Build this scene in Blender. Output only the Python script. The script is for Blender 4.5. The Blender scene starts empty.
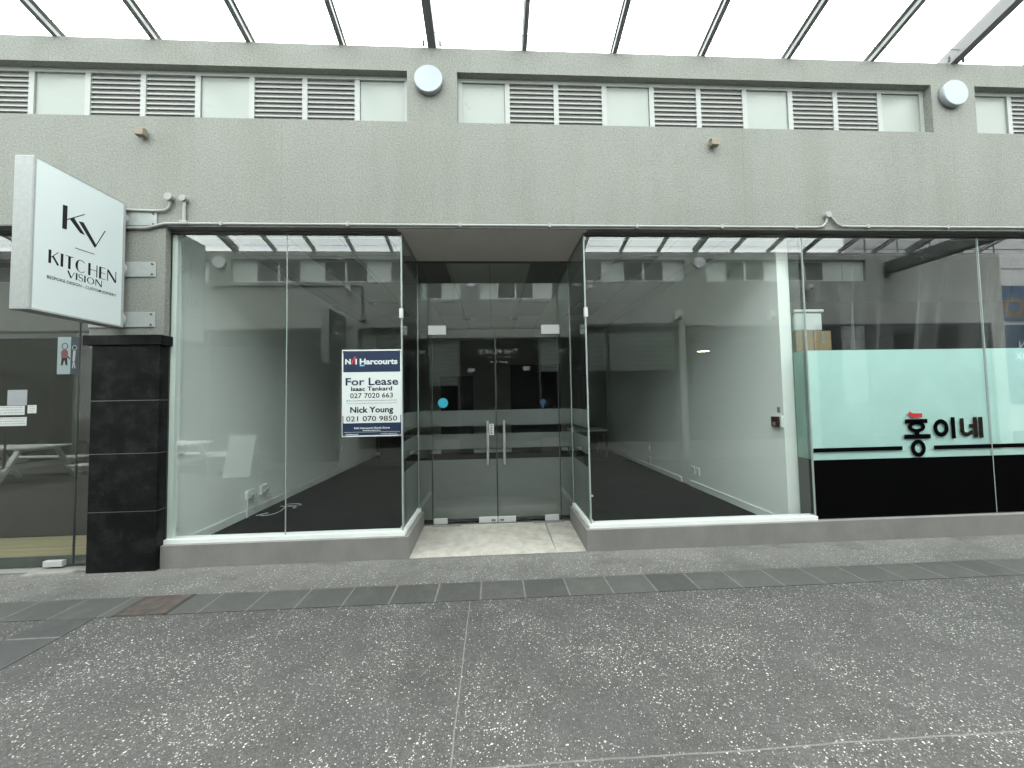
import bpy, bmesh, math, random
from mathutils import Vector, Matrix
random.seed(7)
R = math.radians
sc = bpy.context.scene
COL = sc.collection

# ------------------------------------------------------------------ camera, sky, sun, exposure
cam_d = bpy.data.cameras.new('camera')
cam = bpy.data.objects.new('camera', cam_d); COL.objects.link(cam)
cam_d.sensor_width = 36; cam_d.lens = 13.0; cam_d.clip_start = 0.02; cam_d.clip_end = 400
_rot = Matrix(((0.99851425, 0.01626696, -0.0520066), (-0.05126361, -0.04316935, -0.9977517), (-0.01847547, 0.99893533, -0.04227131)))
cam.matrix_world = Matrix.Translation((0, -3.75, 1.52)) @ _rot.to_4x4()
sc.camera = cam

SUN_EL, SUN_AZ = 74, 10
w = bpy.data.worlds.new('World'); sc.world = w; w.use_nodes = True
nt = w.node_tree; nt.nodes.clear()
sky = nt.nodes.new('ShaderNodeTexSky'); sky.sky_type = 'NISHITA'; sky.sun_disc = False
sky.sun_elevation = R(SUN_EL); sky.sun_rotation = R(SUN_AZ); sky.dust_density = 4
hs = nt.nodes.new('ShaderNodeHueSaturation'); hs.inputs['Saturation'].default_value = 0.12
tcw = nt.nodes.new('ShaderNodeTexCoord')
nz = nt.nodes.new('ShaderNodeTexNoise'); nz.inputs['Scale'].default_value = 2.2; nz.inputs['Detail'].default_value = 6
rampw = nt.nodes.new('ShaderNodeValToRGB')
rampw.color_ramp.elements[0].position = 0.3; rampw.color_ramp.elements[0].color = (9.5, 9.9, 10.2, 1)
rampw.color_ramp.elements[1].position = 0.7; rampw.color_ramp.elements[1].color = (13.5, 13.8, 13.8, 1)
mixw = nt.nodes.new('ShaderNodeMixRGB'); mixw.inputs['Fac'].default_value = 0.8
bg = nt.nodes.new('ShaderNodeBackground'); bg.inputs['Strength'].default_value = 0.15
ow = nt.nodes.new('ShaderNodeOutputWorld')
nt.links.new(sky.outputs[0], hs.inputs['Color'])
nt.links.new(tcw.outputs['Generated'], nz.inputs['Vector'])
nt.links.new(nz.outputs['Fac'], rampw.inputs['Fac'])
nt.links.new(hs.outputs[0], mixw.inputs['Color1']); nt.links.new(rampw.outputs[0], mixw.inputs['Color2'])
nt.links.new(mixw.outputs[0], bg.inputs['Color']); nt.links.new(bg.outputs[0], ow.inputs['Surface'])

sun_d = bpy.data.lights.new('sun', 'SUN'); sun_d.energy = 1.3; sun_d.angle = R(45); sun_d.color = (1, 0.97, 0.92)
sun = bpy.data.objects.new('sun', sun_d); COL.objects.link(sun)
sun.rotation_euler = (R(90 - SUN_EL), 0, R(180 - SUN_AZ))

sc.view_settings.view_transform = 'Standard'; sc.view_settings.look = 'None'
sc.view_settings.gamma = 1; sc.view_settings.exposure = 2.22; sc.view_settings.use_curve_mapping = False
cy = sc.cycles
cy.max_bounces = 12; cy.diffuse_bounces = 6; cy.glossy_bounces = 4; cy.transmission_bounces = 6
cy.transparent_max_bounces = 32; cy.caustics_reflective = False; cy.caustics_refractive = False
cy.use_denoising = True; cy.use_adaptive_sampling = False; cy.sample_clamp_indirect = 6

# ------------------------------------------------------------------ materials
class NT:
    def __init__(s, name):
        s.m = bpy.data.materials.new(name); s.m.use_nodes = True
        s.t = s.m.node_tree; s.t.nodes.clear()
        s.out = s.n('ShaderNodeOutputMaterial')
        s._co = None
    def n(s, typ, **kw):
        nd = s.t.nodes.new(typ)
        for k, v in kw.items(): setattr(nd, k, v)
        return nd
    def l(s, a, b): s.t.links.new(a, b)
    def co(s, world=True):
        if s._co is None:
            s._co = s.n('ShaderNodeNewGeometry').outputs['Position'] if world else s.n('ShaderNodeTexCoord').outputs['Object']
        return s._co
    def math(s, op, a, b=None, c=None, clamp=False):
        nd = s.n('ShaderNodeMath', operation=op, use_clamp=clamp)
        for i, v in enumerate((a, b, c)):
            if v is None: continue
            if isinstance(v, (int, float)): nd.inputs[i].default_value = v
            else: s.l(v, nd.inputs[i])
        return nd.outputs[0]
    def noise(s, scale, detail=4, rough=0.6, vec=None, out='Fac'):
        nd = s.n('ShaderNodeTexNoise'); nd.inputs['Scale'].default_value = scale
        nd.inputs['Detail'].default_value = detail; nd.inputs['Roughness'].default_value = rough
        s.l(vec or s.co(), nd.inputs['Vector']); return nd.outputs[out]
    def scaled(s, sx, sy, sz, loc=(0, 0, 0)):
        mp = s.n('ShaderNodeMapping'); mp.inputs['Scale'].default_value = (sx, sy, sz); mp.inputs['Location'].default_value = loc
        s.l(s.co(), mp.inputs['Vector']); return mp.outputs[0]
    def ramp(s, fac, stops):
        nd = s.n('ShaderNodeValToRGB'); cr = nd.color_ramp
        while len(cr.elements) < len(stops): cr.elements.new(0.5)
        for e, (p, c) in zip(cr.elements, stops):
            e.position = p; e.color = (*c, 1) if len(c) == 3 else c
        s.l(fac, nd.inputs['Fac']); return nd.outputs[0]
    def mix(s, fac, a, b, mode='MIX'):
        nd = s.n('ShaderNodeMixRGB', blend_type=mode)
        for i, v in zip(('Fac', 'Color1', 'Color2'), (fac, a, b)):
            if isinstance(v, (int, float)): nd.inputs[i].default_value = v
            elif isinstance(v, tuple): nd.inputs[i].default_value = (*v, 1)
            else: s.l(v, nd.inputs[i])
        return nd.outputs[0]
    def bump(s, h, strength=0.3, dist=0.01, normal=None):
        b = s.n('ShaderNodeBump'); b.inputs['Strength'].default_value = strength; b.inputs['Distance'].default_value = dist
        s.l(h, b.inputs['Height'])
        if normal is not None: s.l(normal, b.inputs['Normal'])
        return b.outputs[0]
    def pbr(s, col, rough=0.6, metal=0.0, normal=None, spec=0.5, coat=0):
        p = s.n('ShaderNodeBsdfPrincipled')
        if isinstance(col, tuple): p.inputs['Base Color'].default_value = (*col, 1)
        else: s.l(col, p.inputs['Base Color'])
        if isinstance(rough, (int, float)): p.inputs['Roughness'].default_value = rough
        else: s.l(rough, p.inputs['Roughness'])
        p.inputs['Metallic'].default_value = metal; p.inputs['Specular IOR Level'].default_value = spec
        if normal is not None: s.l(normal, p.inputs['Normal'])
        s.l(p.outputs[0], s.out.inputs['Surface']); return p

def line_mask(t, coord, pos, half):
    d = t.math('ABSOLUTE', t.math('SUBTRACT', coord, pos))
    return t.math('LESS_THAN', d, half)

def plain(name, col, rough=0.5, metal=0.0, var=0.06, scale=3.0, bump=0.0, bscale=200, dirt=0.0, spec=0.5):
    t = NT(name)
    n = t.noise(scale, 5, 0.65)
    c = t.ramp(n, [(0.3, tuple(x * (1 - var) for x in col)), (0.7, tuple(min(1, x * (1 + var)) for x in col))])
    if dirt:
        d = t.noise(1.3, 8, 0.75, t.scaled(1, 1, 0.35))
        c = t.mix(t.math('MULTIPLY', t.ramp(d, [(0.45, (0, 0, 0)), (0.75, (1, 1, 1))]), dirt), c, tuple(x * 0.45 for x in col))
    r = t.math('MULTIPLY_ADD', t.noise(scale * 4, 3), 0.15, rough - 0.07)
    nrm = t.bump(t.noise(bscale, 3), bump, 0.003) if bump else None
    t.pbr(c, r, metal, nrm, spec); return t.m

def concrete_wall(name, base):
    t = NT(name); b = base
    sep = t.n('ShaderNodeSeparateXYZ'); t.l(t.co(), sep.inputs[0])
    big = t.noise(0.7, 6, 0.65); streak = t.noise(1.5, 6, 0.7, t.scaled(1.6, 1.6, 0.18))
    grain = t.noise(62, 2, 0.55); pit = t.noise(38, 3, 0.7)
    c = t.ramp(big, [(0.3, tuple(x * 0.93 for x in b)), (0.7, tuple(x * 1.05 for x in b))])
    c = t.mix(t.math('MULTIPLY', t.ramp(streak, [(0.48, (0, 0, 0)), (0.75, (1, 1, 1))]), 0.38), c, (b[0] * 0.72, b[1] * 0.7, b[2] * 0.64))
    c = t.mix(0.5, c, t.ramp(grain, [(0.3, (0.33, 0.33, 0.33)), (0.7, (0.67, 0.67, 0.67))]), 'OVERLAY')
    c = t.mix(t.ramp(pit, [(0.62, (0, 0, 0)), (0.72, (0.4, 0.4, 0.4))]), c, tuple(x * 0.55 for x in b))
    m = None
    for x in (-7.6, -2.05, 2.68, 5.06, 8.4):
        k = line_mask(t, sep.outputs[0], x, 0.003); m = k if m is None else t.math('MAXIMUM', m, k)
    c = t.mix(t.math('MULTIPLY', m, 0.25), c, tuple(x * 0.45 for x in b))
    h = t.math('ADD', t.math('MULTIPLY', grain, 0.6), t.math('MULTIPLY', pit, 0.6))
    t.pbr(c, 0.9, 0, t.bump(h, 0.7, 0.008), 0.2); return t.m

def pavement_mat():
    t = NT('exposed aggregate paving')
    sep = t.n('ShaderNodeSeparateXYZ'); t.l(t.co(), sep.inputs[0])
    X, Y = sep.outputs[0], sep.outputs[1]
    warp = t.noise(90, 2, 0.6, out='Color')
    v = t.n('ShaderNodeVectorMath', operation='MULTIPLY_ADD'); t.l(warp, v.inputs[0]); v.inputs[1].default_value = (0.006, 0.006, 0); t.l(t.co(), v.inputs[2])
    big = t.noise(0.9, 7, 0.65); mid = t.noise(7, 5, 0.7); fine = t.noise(160, 3, 0.7)
    base = t.ramp(big, [(0.3, (0.037, 0.0365, 0.0343)), (0.7, (0.058, 0.0575, 0.0545))])
    gr = t.noise(48, 4, 0.75)
    base = t.mix(0.75, base, t.ramp(gr, [(0.32, (0.25, 0.25, 0.25)), (0.68, (0.75, 0.75, 0.75))]), 'OVERLAY')
    base = t.mix(0.75, base, t.ramp(mid, [(0.3, (0.36, 0.36, 0.36)), (0.7, (0.62, 0.62, 0.62))]), 'OVERLAY')
    base = t.mix(0.6, base, t.ramp(fine, [(0.3, (0.27, 0.27, 0.27)), (0.7, (0.73, 0.73, 0.73))]), 'OVERLAY')
    hgt = fine
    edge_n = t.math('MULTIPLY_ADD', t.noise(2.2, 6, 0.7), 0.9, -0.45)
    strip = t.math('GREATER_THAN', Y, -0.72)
    wall_pale = t.math('MULTIPLY', t.math('ADD', t.math('MULTIPLY_ADD', Y, 1.1, 0.75), edge_n, clamp=True), 0.55, clamp=True)  # paving turns paler towards the facade, with a ragged edge
    base = t.mix(t.math('MULTIPLY', strip, t.math('ADD', wall_pale, 0.18)), base, (0.20, 0.198, 0.18))
    dens = t.math('MULTIPLY_ADD', t.noise(1.7, 4, 0.6), 0.42, -0.21)
    for sc_, thr, rad, col in ((210, 0.80, 0.42, (0.15, 0.15, 0.143)), (130, 0.90, 0.42, (0.46, 0.46, 0.43)), (78, 0.965, 0.34, (0.55, 0.55, 0.52)), (150, 0.86, 0.4, (0.030, 0.030, 0.029))):
        vo = t.n('ShaderNodeTexVoronoi'); vo.inputs['Scale'].default_value = sc_; t.l(v.outputs[0], vo.inputs['Vector'])
        vo.voronoi_dimensions = '2D'
        s2 = t.n('ShaderNodeSeparateColor'); t.l(vo.outputs['Color'], s2.inputs[0])
        pick = t.math('GREATER_THAN', t.math('ADD', s2.outputs[0], dens), thr)
        r_ = t.math('MULTIPLY', t.math('MULTIPLY_ADD', s2.outputs[1], 0.7, 0.5), rad)
        inside = t.math('LESS_THAN', vo.outputs['Distance'], r_)
        k = t.math('MULTIPLY', pick, inside)
        bright = t.math('MULTIPLY_ADD', s2.outputs[2], 0.8, 0.15)
        base = t.mix(t.math('MULTIPLY', k, bright), base, col)
        hgt = t.math('ADD', hgt, t.math('MULTIPLY', k, 0.5))
    # saw-cut joints and a crack
    wob = t.math('MULTIPLY_ADD', t.noise(3, 3), 0.02, -0.01)
    Xw = t.math('ADD', X, wob); Yw = t.math('ADD', Y, wob)
    south = t.math('LESS_THAN', Y, -0.86)
    j = t.math('MAXIMUM', line_mask(t, Xw, -0.2, 0.0035), line_mask(t, Yw, -2.15, 0.004))
    for x in (-6.0, 5.6): j = t.math('MAXIMUM', j, line_mask(t, Xw, x, 0.0035))
    for x0, y0, sl in ((2.9, -0.27, -0.87), (-2.6, -0.3, 0.75)):
        d = t.math('SUBTRACT', Yw, t.math('MULTIPLY_ADD', X, sl, y0 - sl * x0))
        k = t.math('MULTIPLY', t.math('LESS_THAN', t.math('ABSOLUTE', d), 0.005), t.math('LESS_THAN', t.math('ABSOLUTE', t.math('SUBTRACT', X, x0)), 0.3))
        j = t.math('MAXIMUM', j, t.math('MULTIPLY', k, t.math('GREATER_THAN', Y, -0.57)))
    jl = t.mix(t.noise(40, 3), (0.06, 0.06, 0.058), (0.22, 0.215, 0.2))
    base = t.mix(t.math('MULTIPLY', j, 0.75), base, jl)
    # old gum spots and stains
    vo = t.n('ShaderNodeTexVoronoi'); vo.inputs['Scale'].default_value = 2.1; t.l(t.co(), vo.inputs['Vector'])
    spot = t.math('LESS_THAN', vo.outputs['Distance'], 0.035)
    base = t.mix(t.math('MULTIPLY', spot, 0.7), base, (0.025, 0.025, 0.025))
    st = t.noise(1.6, 6, 0.7, t.scaled(1, 1.7, 1, (3, 1, 0)))
    base = t.mix(t.math('MULTIPLY', t.ramp(st, [(0.50, (0, 0, 0)), (0.66, (1, 1, 1))]), 0.5), base, (0.045, 0.045, 0.044))
    rough = t.math('MULTIPLY_ADD', big, 0.2, 0.68)
    t.pbr(base, rough, 0, t.bump(hgt, 0.35, 0.003), 0.35); return t.m

def paver_mat(name, c0, c1, pitch, along, offset=0.0):
    t = NT(name)
    sep = t.n('ShaderNodeSeparateXYZ'); t.l(t.co(), sep.inputs[0])
    A = t.math('MULTIPLY', t.math('ADD', sep.outputs[along], offset), 1 / pitch)
    cell = t.math('FLOOR', A); fr = t.math('FRACT', A)
    wn = t.n('ShaderNodeTexWhiteNoise', noise_dimensions='1D'); t.l(cell, wn.inputs['W'])
    c = t.mix(wn.outputs['Value'], c0, c1)
    c = t.mix(0.5, c, t.ramp(t.noise(30, 6, 0.7), [(0.3, (0.33, 0.33, 0.33)), (0.7, (0.66, 0.66, 0.66))]), 'OVERLAY')
    c = t.mix(t.math('MULTIPLY', t.ramp(t.noise(5, 5), [(0.5, (0, 0, 0)), (0.75, (1, 1, 1))]), 0.4), c, tuple(x * 1.5 for x in c1))
    edge = t.math('MINIMUM', fr, t.math('SUBTRACT', 1.0, fr))
    jm = t.math('LESS_THAN', edge, 0.018)
    c = t.mix(t.math('MULTIPLY', jm, 0.8), c, t.mix(t.noise(25), (0.03, 0.03, 0.03), (0.22, 0.22, 0.21)))
    t.pbr(c, 0.62, 0, t.bump(t.noise(60, 5, 0.7), 0.4, 0.003), 0.4); return t.m

def glass_mat(name, tint, ior=1.75, smudge=0.02):
    t = NT(name)
    tr = t.n('ShaderNodeBsdfTransparent'); tr.inputs['Color'].default_value = (*tint, 1)
    gl = t.n('ShaderNodeBsdfGlossy'); gl.inputs['Roughness'].default_value = 0.0; gl.inputs['Color'].default_value = (0.96, 1, 0.98, 1)
    fr = t.n('ShaderNodeFresnel'); fr.inputs['IOR'].default_value = ior
    geo = t.n('ShaderNodeNewGeometry')
    front = t.math('SUBTRACT', 1.0, geo.outputs['Backfacing'])
    fac = t.math('MULTIPLY', fr.outputs[0], front)
    bump = t.bump(t.noise(1.1, 1, 0.3), 0.008, 0.02); t.l(bump, gl.inputs['Normal'])
    mx = t.n('ShaderNodeMixShader'); t.l(fac, mx.inputs[0]); t.l(tr.outputs[0], mx.inputs[1]); t.l(gl.outputs[0], mx.inputs[2])
    df = t.n('ShaderNodeBsdfDiffuse'); df.inputs['Color'].default_value = (0.75, 0.78, 0.75, 1)
    dust = t.math('MULTIPLY', t.ramp(t.noise(2.4, 7, 0.75), [(0.45, (0.2, 0.2, 0.2)), (0.8, (1, 1, 1))]), smudge)
    dust = t.math('MULTIPLY', dust, front)
    m2 = t.n('ShaderNodeMixShader'); t.l(dust, m2.inputs[0]); t.l(mx.outputs[0], m2.inputs[1]); t.l(df.outputs[0], m2.inputs[2])
    t.l(m2.outputs[0], t.out.inputs['Surface']); return t.m

def film_mat(name, col, trans, alpha):
    t = NT(name)
    df = t.n('ShaderNodeBsdfDiffuse'); tl = t.n('ShaderNodeBsdfTranslucent'); tp = t.n('ShaderNodeBsdfTransparent')
    n = t.noise(1.5, 5, 0.6)
    c = t.ramp(n, [(0.3, tuple(x * 0.94 for x in col)), (0.7, tuple(x * 1.05 for x in col))])
    t.l(c, df.inputs['Color']); t.l(c, tl.inputs['Color'])
    a = t.n('ShaderNodeMixShader'); a.inputs[0].default_value = trans; t.l(df.outputs[0], a.inputs[1]); t.l(tl.outputs[0], a.inputs[2])
    b = t.n('ShaderNodeMixShader'); b.inputs[0].default_value = alpha; t.l(tp.outputs[0], b.inputs[1]); t.l(a.outputs[0], b.inputs[2])
    t.l(b.outputs[0], t.out.inputs['Surface']); return t.m

def sheet_mat():
    t = NT('clear plastic sheeting')
    df = t.n('ShaderNodeBsdfDiffuse'); df.inputs['Color'].default_value = (0.42, 0.44, 0.44, 1)
    tp = t.n('ShaderNodeBsdfTransparent'); gl = t.n('ShaderNodeBsdfGlossy'); gl.inputs['Roughness'].default_value = 0.25
    lw_ = t.n('ShaderNodeLayerWeight'); lw_.inputs['Blend'].default_value = 0.35
    n = t.noise(3, 5, 0.7, t.scaled(3, 1, 0.5))
    a = t.math('MULTIPLY_ADD', t.math('POWER', lw_.outputs['Facing'], 1.3), 0.5, 0.03, clamp=True)
    a = t.math('MULTIPLY', a, t.math('MULTIPLY_ADD', n, 1.2, 0.3))
    m1 = t.n('ShaderNodeMixShader'); m1.inputs[0].default_value = 0.3; t.l(df.outputs[0], m1.inputs[1]); t.l(gl.outputs[0], m1.inputs[2])
    m2 = t.n('ShaderNodeMixShader'); t.l(a, m2.inputs[0]); t.l(tp.outputs[0], m2.inputs[1]); t.l(m1.outputs[0], m2.inputs[2])
    t.l(m2.outputs[0], t.out.inputs['Surface']); return t.m

def wood_mat(name, c0, c1):
    t = NT(name)
    n = t.noise(6, 6, 0.7, t.scaled(0.35, 4, 4))
    c = t.ramp(n, [(0.3, c0), (0.7, c1)])
    sep = t.n('ShaderNodeSeparateXYZ'); t.l(t.co(), sep.inputs[0])
    fr = t.math('FRACT', t.math('MULTIPLY', sep.outputs[1], 1 / 0.11))
    c = t.mix(t.math('MULTIPLY', t.math('LESS_THAN', fr, 0.05), 0.6), c, tuple(x * 0.3 for x in c0))
    t.pbr(c, 0.45); return t.m

def emit_mat(name, col, s):
    t = NT(name); e = t.n('ShaderNodeEmission'); e.inputs[0].default_value = (*col, 1); e.inputs[1].default_value = s
    t.l(e.outputs[0], t.out.inputs['Surface']); return t.m

def tile_black():
    t = NT('black stone tile')
    n = t.noise(2.6, 5, 0.6); sc_ = t.noise(7, 9, 0.78, t.scaled(1, 1, 1, (2, 5, 1)))
    sep = t.n('ShaderNodeSeparateXYZ'); t.l(t.co(), sep.inputs[0])
    low = t.math('MULTIPLY_ADD', sep.outputs[2], -1.6, 1.0, clamp=True)
    c = t.ramp(n, [(0.35, (0.0015, 0.0016, 0.0018)), (0.75, (0.006, 0.0063, 0.0068))])
    c = t.mix(t.ramp(sc_, [(0.47, (0, 0, 0)), (0.74, (0.6, 0.6, 0.6))]), c, (0.034, 0.036, 0.038))
    k = t.math('MULTIPLY', t.math('GREATER_THAN', t.noise(75, 4, 0.8), 0.66), low)
    c = t.mix(t.math('MULTIPLY', k, 0.5), c, (0.08, 0.08, 0.08))
    r = t.math('MULTIPLY_ADD', sc_, 0.35, 0.20)
    t.pbr(c, r, 0, t.bump(t.noise(12, 4, 0.6), 0.05, 0.004), 0.22); return t.m

def carpet_mat():
    t = NT('charcoal carpet')
    n = t.noise(2, 5, 0.7); f = t.noise(220, 3, 0.8)
    c = t.ramp(n, [(0.3, (0.0045, 0.0048, 0.005)), (0.7, (0.008, 0.0085, 0.0085))])
    c = t.mix(0.7, c, t.ramp(f, [(0.3, (0.2, 0.2, 0.2)), (0.7, (0.8, 0.8, 0.8))]), 'OVERLAY')
    fl = t.noise(130, 2, 0.5)
    c = t.mix(t.ramp(fl, [(0.68, (0, 0, 0)), (0.74, (0.6, 0.6, 0.6))]), c, (0.03, 0.031, 0.031))
    sp_ = t.noise(1.3, 4, 0.6); c = t.mix(t.math('MULTIPLY', t.ramp(sp_, [(0.5, (0, 0, 0)), (0.7, (1, 1, 1))]), 0.35), c, (0.012, 0.0125, 0.0125))
    t.pbr(c, 0.95, 0, t.bump(f, 0.5, 0.004), 0.1); return t.m

def ceiling_mat():
    t = NT('grid ceiling tiles')
    sep = t.n('ShaderNodeSeparateXYZ'); t.l(t.co(), sep.inputs[0])
    fx = t.math('FRACT', t.math('MULTIPLY', t.math('ADD', sep.outputs[0], 12.63), 1 / 0.6))
    fy = t.math('FRACT', t.math('MULTIPLY', t.math('ADD', sep.outputs[1], 11.95), 1 / 1.2))
    k = t.math('MAXIMUM', t.math('LESS_THAN', fx, 0.035), t.math('LESS_THAN', fy, 0.018))
    c = t.mix(t.math('MULTIPLY', k, 0.55), (0.45, 0.46, 0.435), (0.21, 0.22, 0.21))
    c = t.mix(0.3, c, t.ramp(t.noise(90, 2), [(0.3, (0.4, 0.4, 0.4)), (0.7, (0.6, 0.6, 0.6))]), 'OVERLAY')
    t.pbr(c, 0.9, 0, None, 0.1); return t.m

M = {}
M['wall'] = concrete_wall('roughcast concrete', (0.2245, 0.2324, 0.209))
M['wall_opp'] = concrete_wall('roughcast concrete brightened', (0.3933, 0.3976, 0.3762))  # facade concrete with its colour raised to strengthen the reflection in the glass
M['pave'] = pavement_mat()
M['paver'] = paver_mat('grey stone pavers', (0.04114, 0.04213, 0.0394), (0.05851, 0.05917, 0.05482), 0.345, 0, 0.12)
M['paver_dark'] = paver_mat('dark stone pavers', (0.03604, 0.03735, 0.03735), (0.04914, 0.05111, 0.05045), 0.36, 1)
M['sill'] = plain('brown grey plaster sill', (0.2092, 0.2052, 0.1927), 0.75, var=0.1, scale=4, bump=0.2, bscale=60, dirt=0.35)
M['landing'] = plain('worn pale concrete', (0.3729, 0.3583, 0.3101), 0.8, var=0.2, scale=9, bump=0.4, bscale=60, dirt=0.6)
M['tile'] = tile_black()
M['grout'] = plain('pale tile joint', (0.2, 0.2, 0.2), 0.8)
M['soffit'] = plain('taupe soffit paint', (0.6542, 0.6074, 0.5685), 0.8, var=0.04, scale=2)
M['alu'] = plain('pale powder coated aluminium', (0.3204, 0.3396, 0.3204), 0.4, var=0.03)
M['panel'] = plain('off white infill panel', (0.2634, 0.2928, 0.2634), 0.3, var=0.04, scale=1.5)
M['panel_opp'] = plain('pale infill panel brightened', (0.74, 0.78, 0.74), 0.3, var=0.03)  # lit copy of the infill panel, extra brightness put into the colour
M['alu_opp'] = plain('pale aluminium brightened', (0.74, 0.78, 0.75), 0.4, var=0.03)  # frame colour lifted so the mirrored louvre band shows brighter
M['slat'] = plain('grey white louvre slat', (0.2965, 0.3118, 0.2876), 0.45, var=0.05, dirt=0.2)
M['louvre_back'] = plain('shadowed louvre backing', (0.19, 0.1824, 0.1786), 0.8)
M['glass'] = glass_mat('shop glass', (0.972, 0.992, 0.982), 1.85, 0.003)
M['glass_door'] = glass_mat('door glass', (0.95, 0.965, 0.957), 1.9, 0.003)
M['roof_glass'] = glass_mat('canopy glass', (0.955, 0.972, 0.964), 1.5, 0.05)
M['seam'] = plain('silicone glass joint', (0.30, 0.35, 0.33), 0.4)
M['seam_dark'] = plain('dark glass edge', (0.05, 0.06, 0.055), 0.4)
M['steel_grey'] = plain('grey painted steel', (0.09968, 0.1028, 0.09968), 0.5, dirt=0.3)
M['rafter'] = plain('dark grey painted rafter', (0.1121, 0.1144, 0.1098), 0.5, dirt=0.2)
M['bar'] = plain('grey glazing bar', (0.1469, 0.1535, 0.1469), 0.45)
M['white'] = plain('white interior paint', (0.87, 0.90, 0.87), 0.6, var=0.02, scale=1, bump=0.05)
M['jamb'] = plain('pale green grey jamb', (0.74, 0.80, 0.76), 0.45, var=0.03)
M['white_trim'] = plain('white trim paint', (0.798, 0.84, 0.8085), 0.4, var=0.03)
M['back'] = plain('grey back wall paint', (0.20, 0.20, 0.19), 0.7)
M['ceiling'] = ceiling_mat()
M['troffer'] = plain('unlit light diffuser', (0.13, 0.1365, 0.13), 0.5)
M['carpet'] = carpet_mat()
M['dark'] = plain('dark interior paint', (0.022, 0.022, 0.024), 0.7)
M['dark_grey'] = plain('dim grey interior', (0.096, 0.096, 0.0936), 0.7)
M['olive'] = plain('olive brown partition', (0.02461, 0.0225, 0.01631), 0.6)
M['wood'] = wood_mat('pale oak floor', (0.2179, 0.1794, 0.09612), (0.3332, 0.2884, 0.173))
M['frost'] = film_mat('frosted film', (0.2207, 0.2345, 0.2262), 0.35, 0.88)
M['mint'] = film_mat('mint vinyl film', (0.514, 0.7476, 0.7095), 0.08, 1.0)
M['mint_thin'] = film_mat('mint frosted film', (0.4, 0.592, 0.528), 0.45, 0.85)
M['vinyl_black'] = plain('black vinyl', (0.003, 0.003, 0.003), 0.8, spec=0.0)
M['vinyl_brown'] = plain('dark brown vinyl', (0.0098, 0.0049, 0.0021), 0.8, spec=0.1)
M['vinyl_red'] = plain('red vinyl', (0.45, 0.015, 0.015), 0.4)
M['ink'] = plain('black print', (0.012, 0.012, 0.013), 0.5, spec=0.2)
M['sign_white'] = plain('white sign face', (0.5518, 0.6141, 0.6097), 0.6, var=0.01)
M['sign_edge'] = plain('brushed aluminium edge', (0.3095, 0.3326, 0.3194), 0.45, var=0.08, scale=30, dirt=0.15)
M['sign_dark'] = plain('charcoal sign face', (0.03, 0.033, 0.033), 0.3)
M['steel'] = plain('stainless steel', (0.558, 0.576, 0.558), 0.35, 0.8, var=0.1, scale=9)
M['fitting'] = plain('satin patch fitting', (0.4993, 0.5144, 0.4993), 0.35, 0.0, var=0.04)
M['conduit'] = plain('painted conduit', (0.2803, 0.287, 0.2704), 0.55, var=0.08)
M['bolt'] = plain('dark bolt', (0.05, 0.05, 0.05), 0.5)
M['diffuser'] = plain('opal light diffuser', (0.3204, 0.3556, 0.3781), 0.5, var=0.02)
M['lamp_opp'] = plain('opal diffuser brightened', (0.80, 0.84, 0.86), 0.5, var=0.02)  # lighter copy of the diffuser, brightens the mirrored lamps by colour alone
M['lamp_rim'] = plain('lamp rim', (0.2691, 0.2948, 0.2948), 0.4)
M['navy'] = plain('navy print', (0.0105, 0.0225, 0.05625), 0.4, var=0.03)
M['paper'] = plain('white printed board', (0.5874, 0.6319, 0.6141), 0.5, var=0.02)
M['paper_note'] = plain('white paper', (0.5242, 0.5538, 0.5242), 0.7, var=0.04)
M['red_print'] = plain('red print', (0.496, 0.04, 0.048), 0.4)
M['sky_print'] = plain('pale blue print', (0.12, 0.45, 0.70), 0.4)
M['cyan'] = plain('cyan sticker', (0.035, 0.35, 0.462), 0.4)
M['blue'] = plain('blue sticker', (0.0154, 0.04235, 0.09625), 0.4)
M['grey_print'] = plain('grey print', (0.30, 0.32, 0.33), 0.5)
M['card'] = plain('brown cardboard', (0.2403, 0.1802, 0.1001), 0.75, var=0.12, scale=8)
M['tub'] = plain('white plastic', (0.4984, 0.5411, 0.5269), 0.4)
M['rust'] = plain('rusty steel cover', (0.04246, 0.03377, 0.02764), 0.85, var=0.45, scale=14, bump=0.4, bscale=60)
M['white_timber'] = plain('white painted timber', (0.72, 0.74, 0.72), 0.55, var=0.05)
M['callpoint'] = plain('dark red plastic', (0.04095, 0.00378, 0.004725), 0.35)
M['lead'] = plain('white cable', (0.60, 0.62, 0.60), 0.5)
M['sheet'] = sheet_mat()
M['sticker_pale'] = plain('pale grey sticker', (0.24, 0.30, 0.30), 0.5)
M['sticker_red'] = plain('dull red print', (0.14, 0.045, 0.045), 0.5)
M['sticker_dark'] = plain('dark teal strip', (0.02, 0.035, 0.042), 0.5)
M['blind'] = plain('pale blind slat', (0.66, 0.67, 0.65), 0.5, var=0.05)
M['letter'] = plain('white lettering', (0.72, 0.74, 0.73), 0.5)
M['timber_grey'] = plain('weathered board', (0.227, 0.2203, 0.2003), 0.8, var=0.2, scale=20)
M['banner'] = plain('blue banner cloth', (0.0175, 0.056, 0.126), 0.6)
M['banner_navy'] = plain('navy banner cloth', (0.015, 0.04, 0.075), 0.6)
M['gold'] = plain('ochre print', (0.135, 0.081, 0.027), 0.5)
M['curtain_wall'] = plain('pale cladding panel', (0.45, 0.45, 0.45), 0.4)
M['lamp'] = emit_mat('lit downlight', (1.0, 0.82, 0.6), 9.0)
M['rubber'] = plain('black rubber', (0.015, 0.015, 0.015), 0.7)

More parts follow.
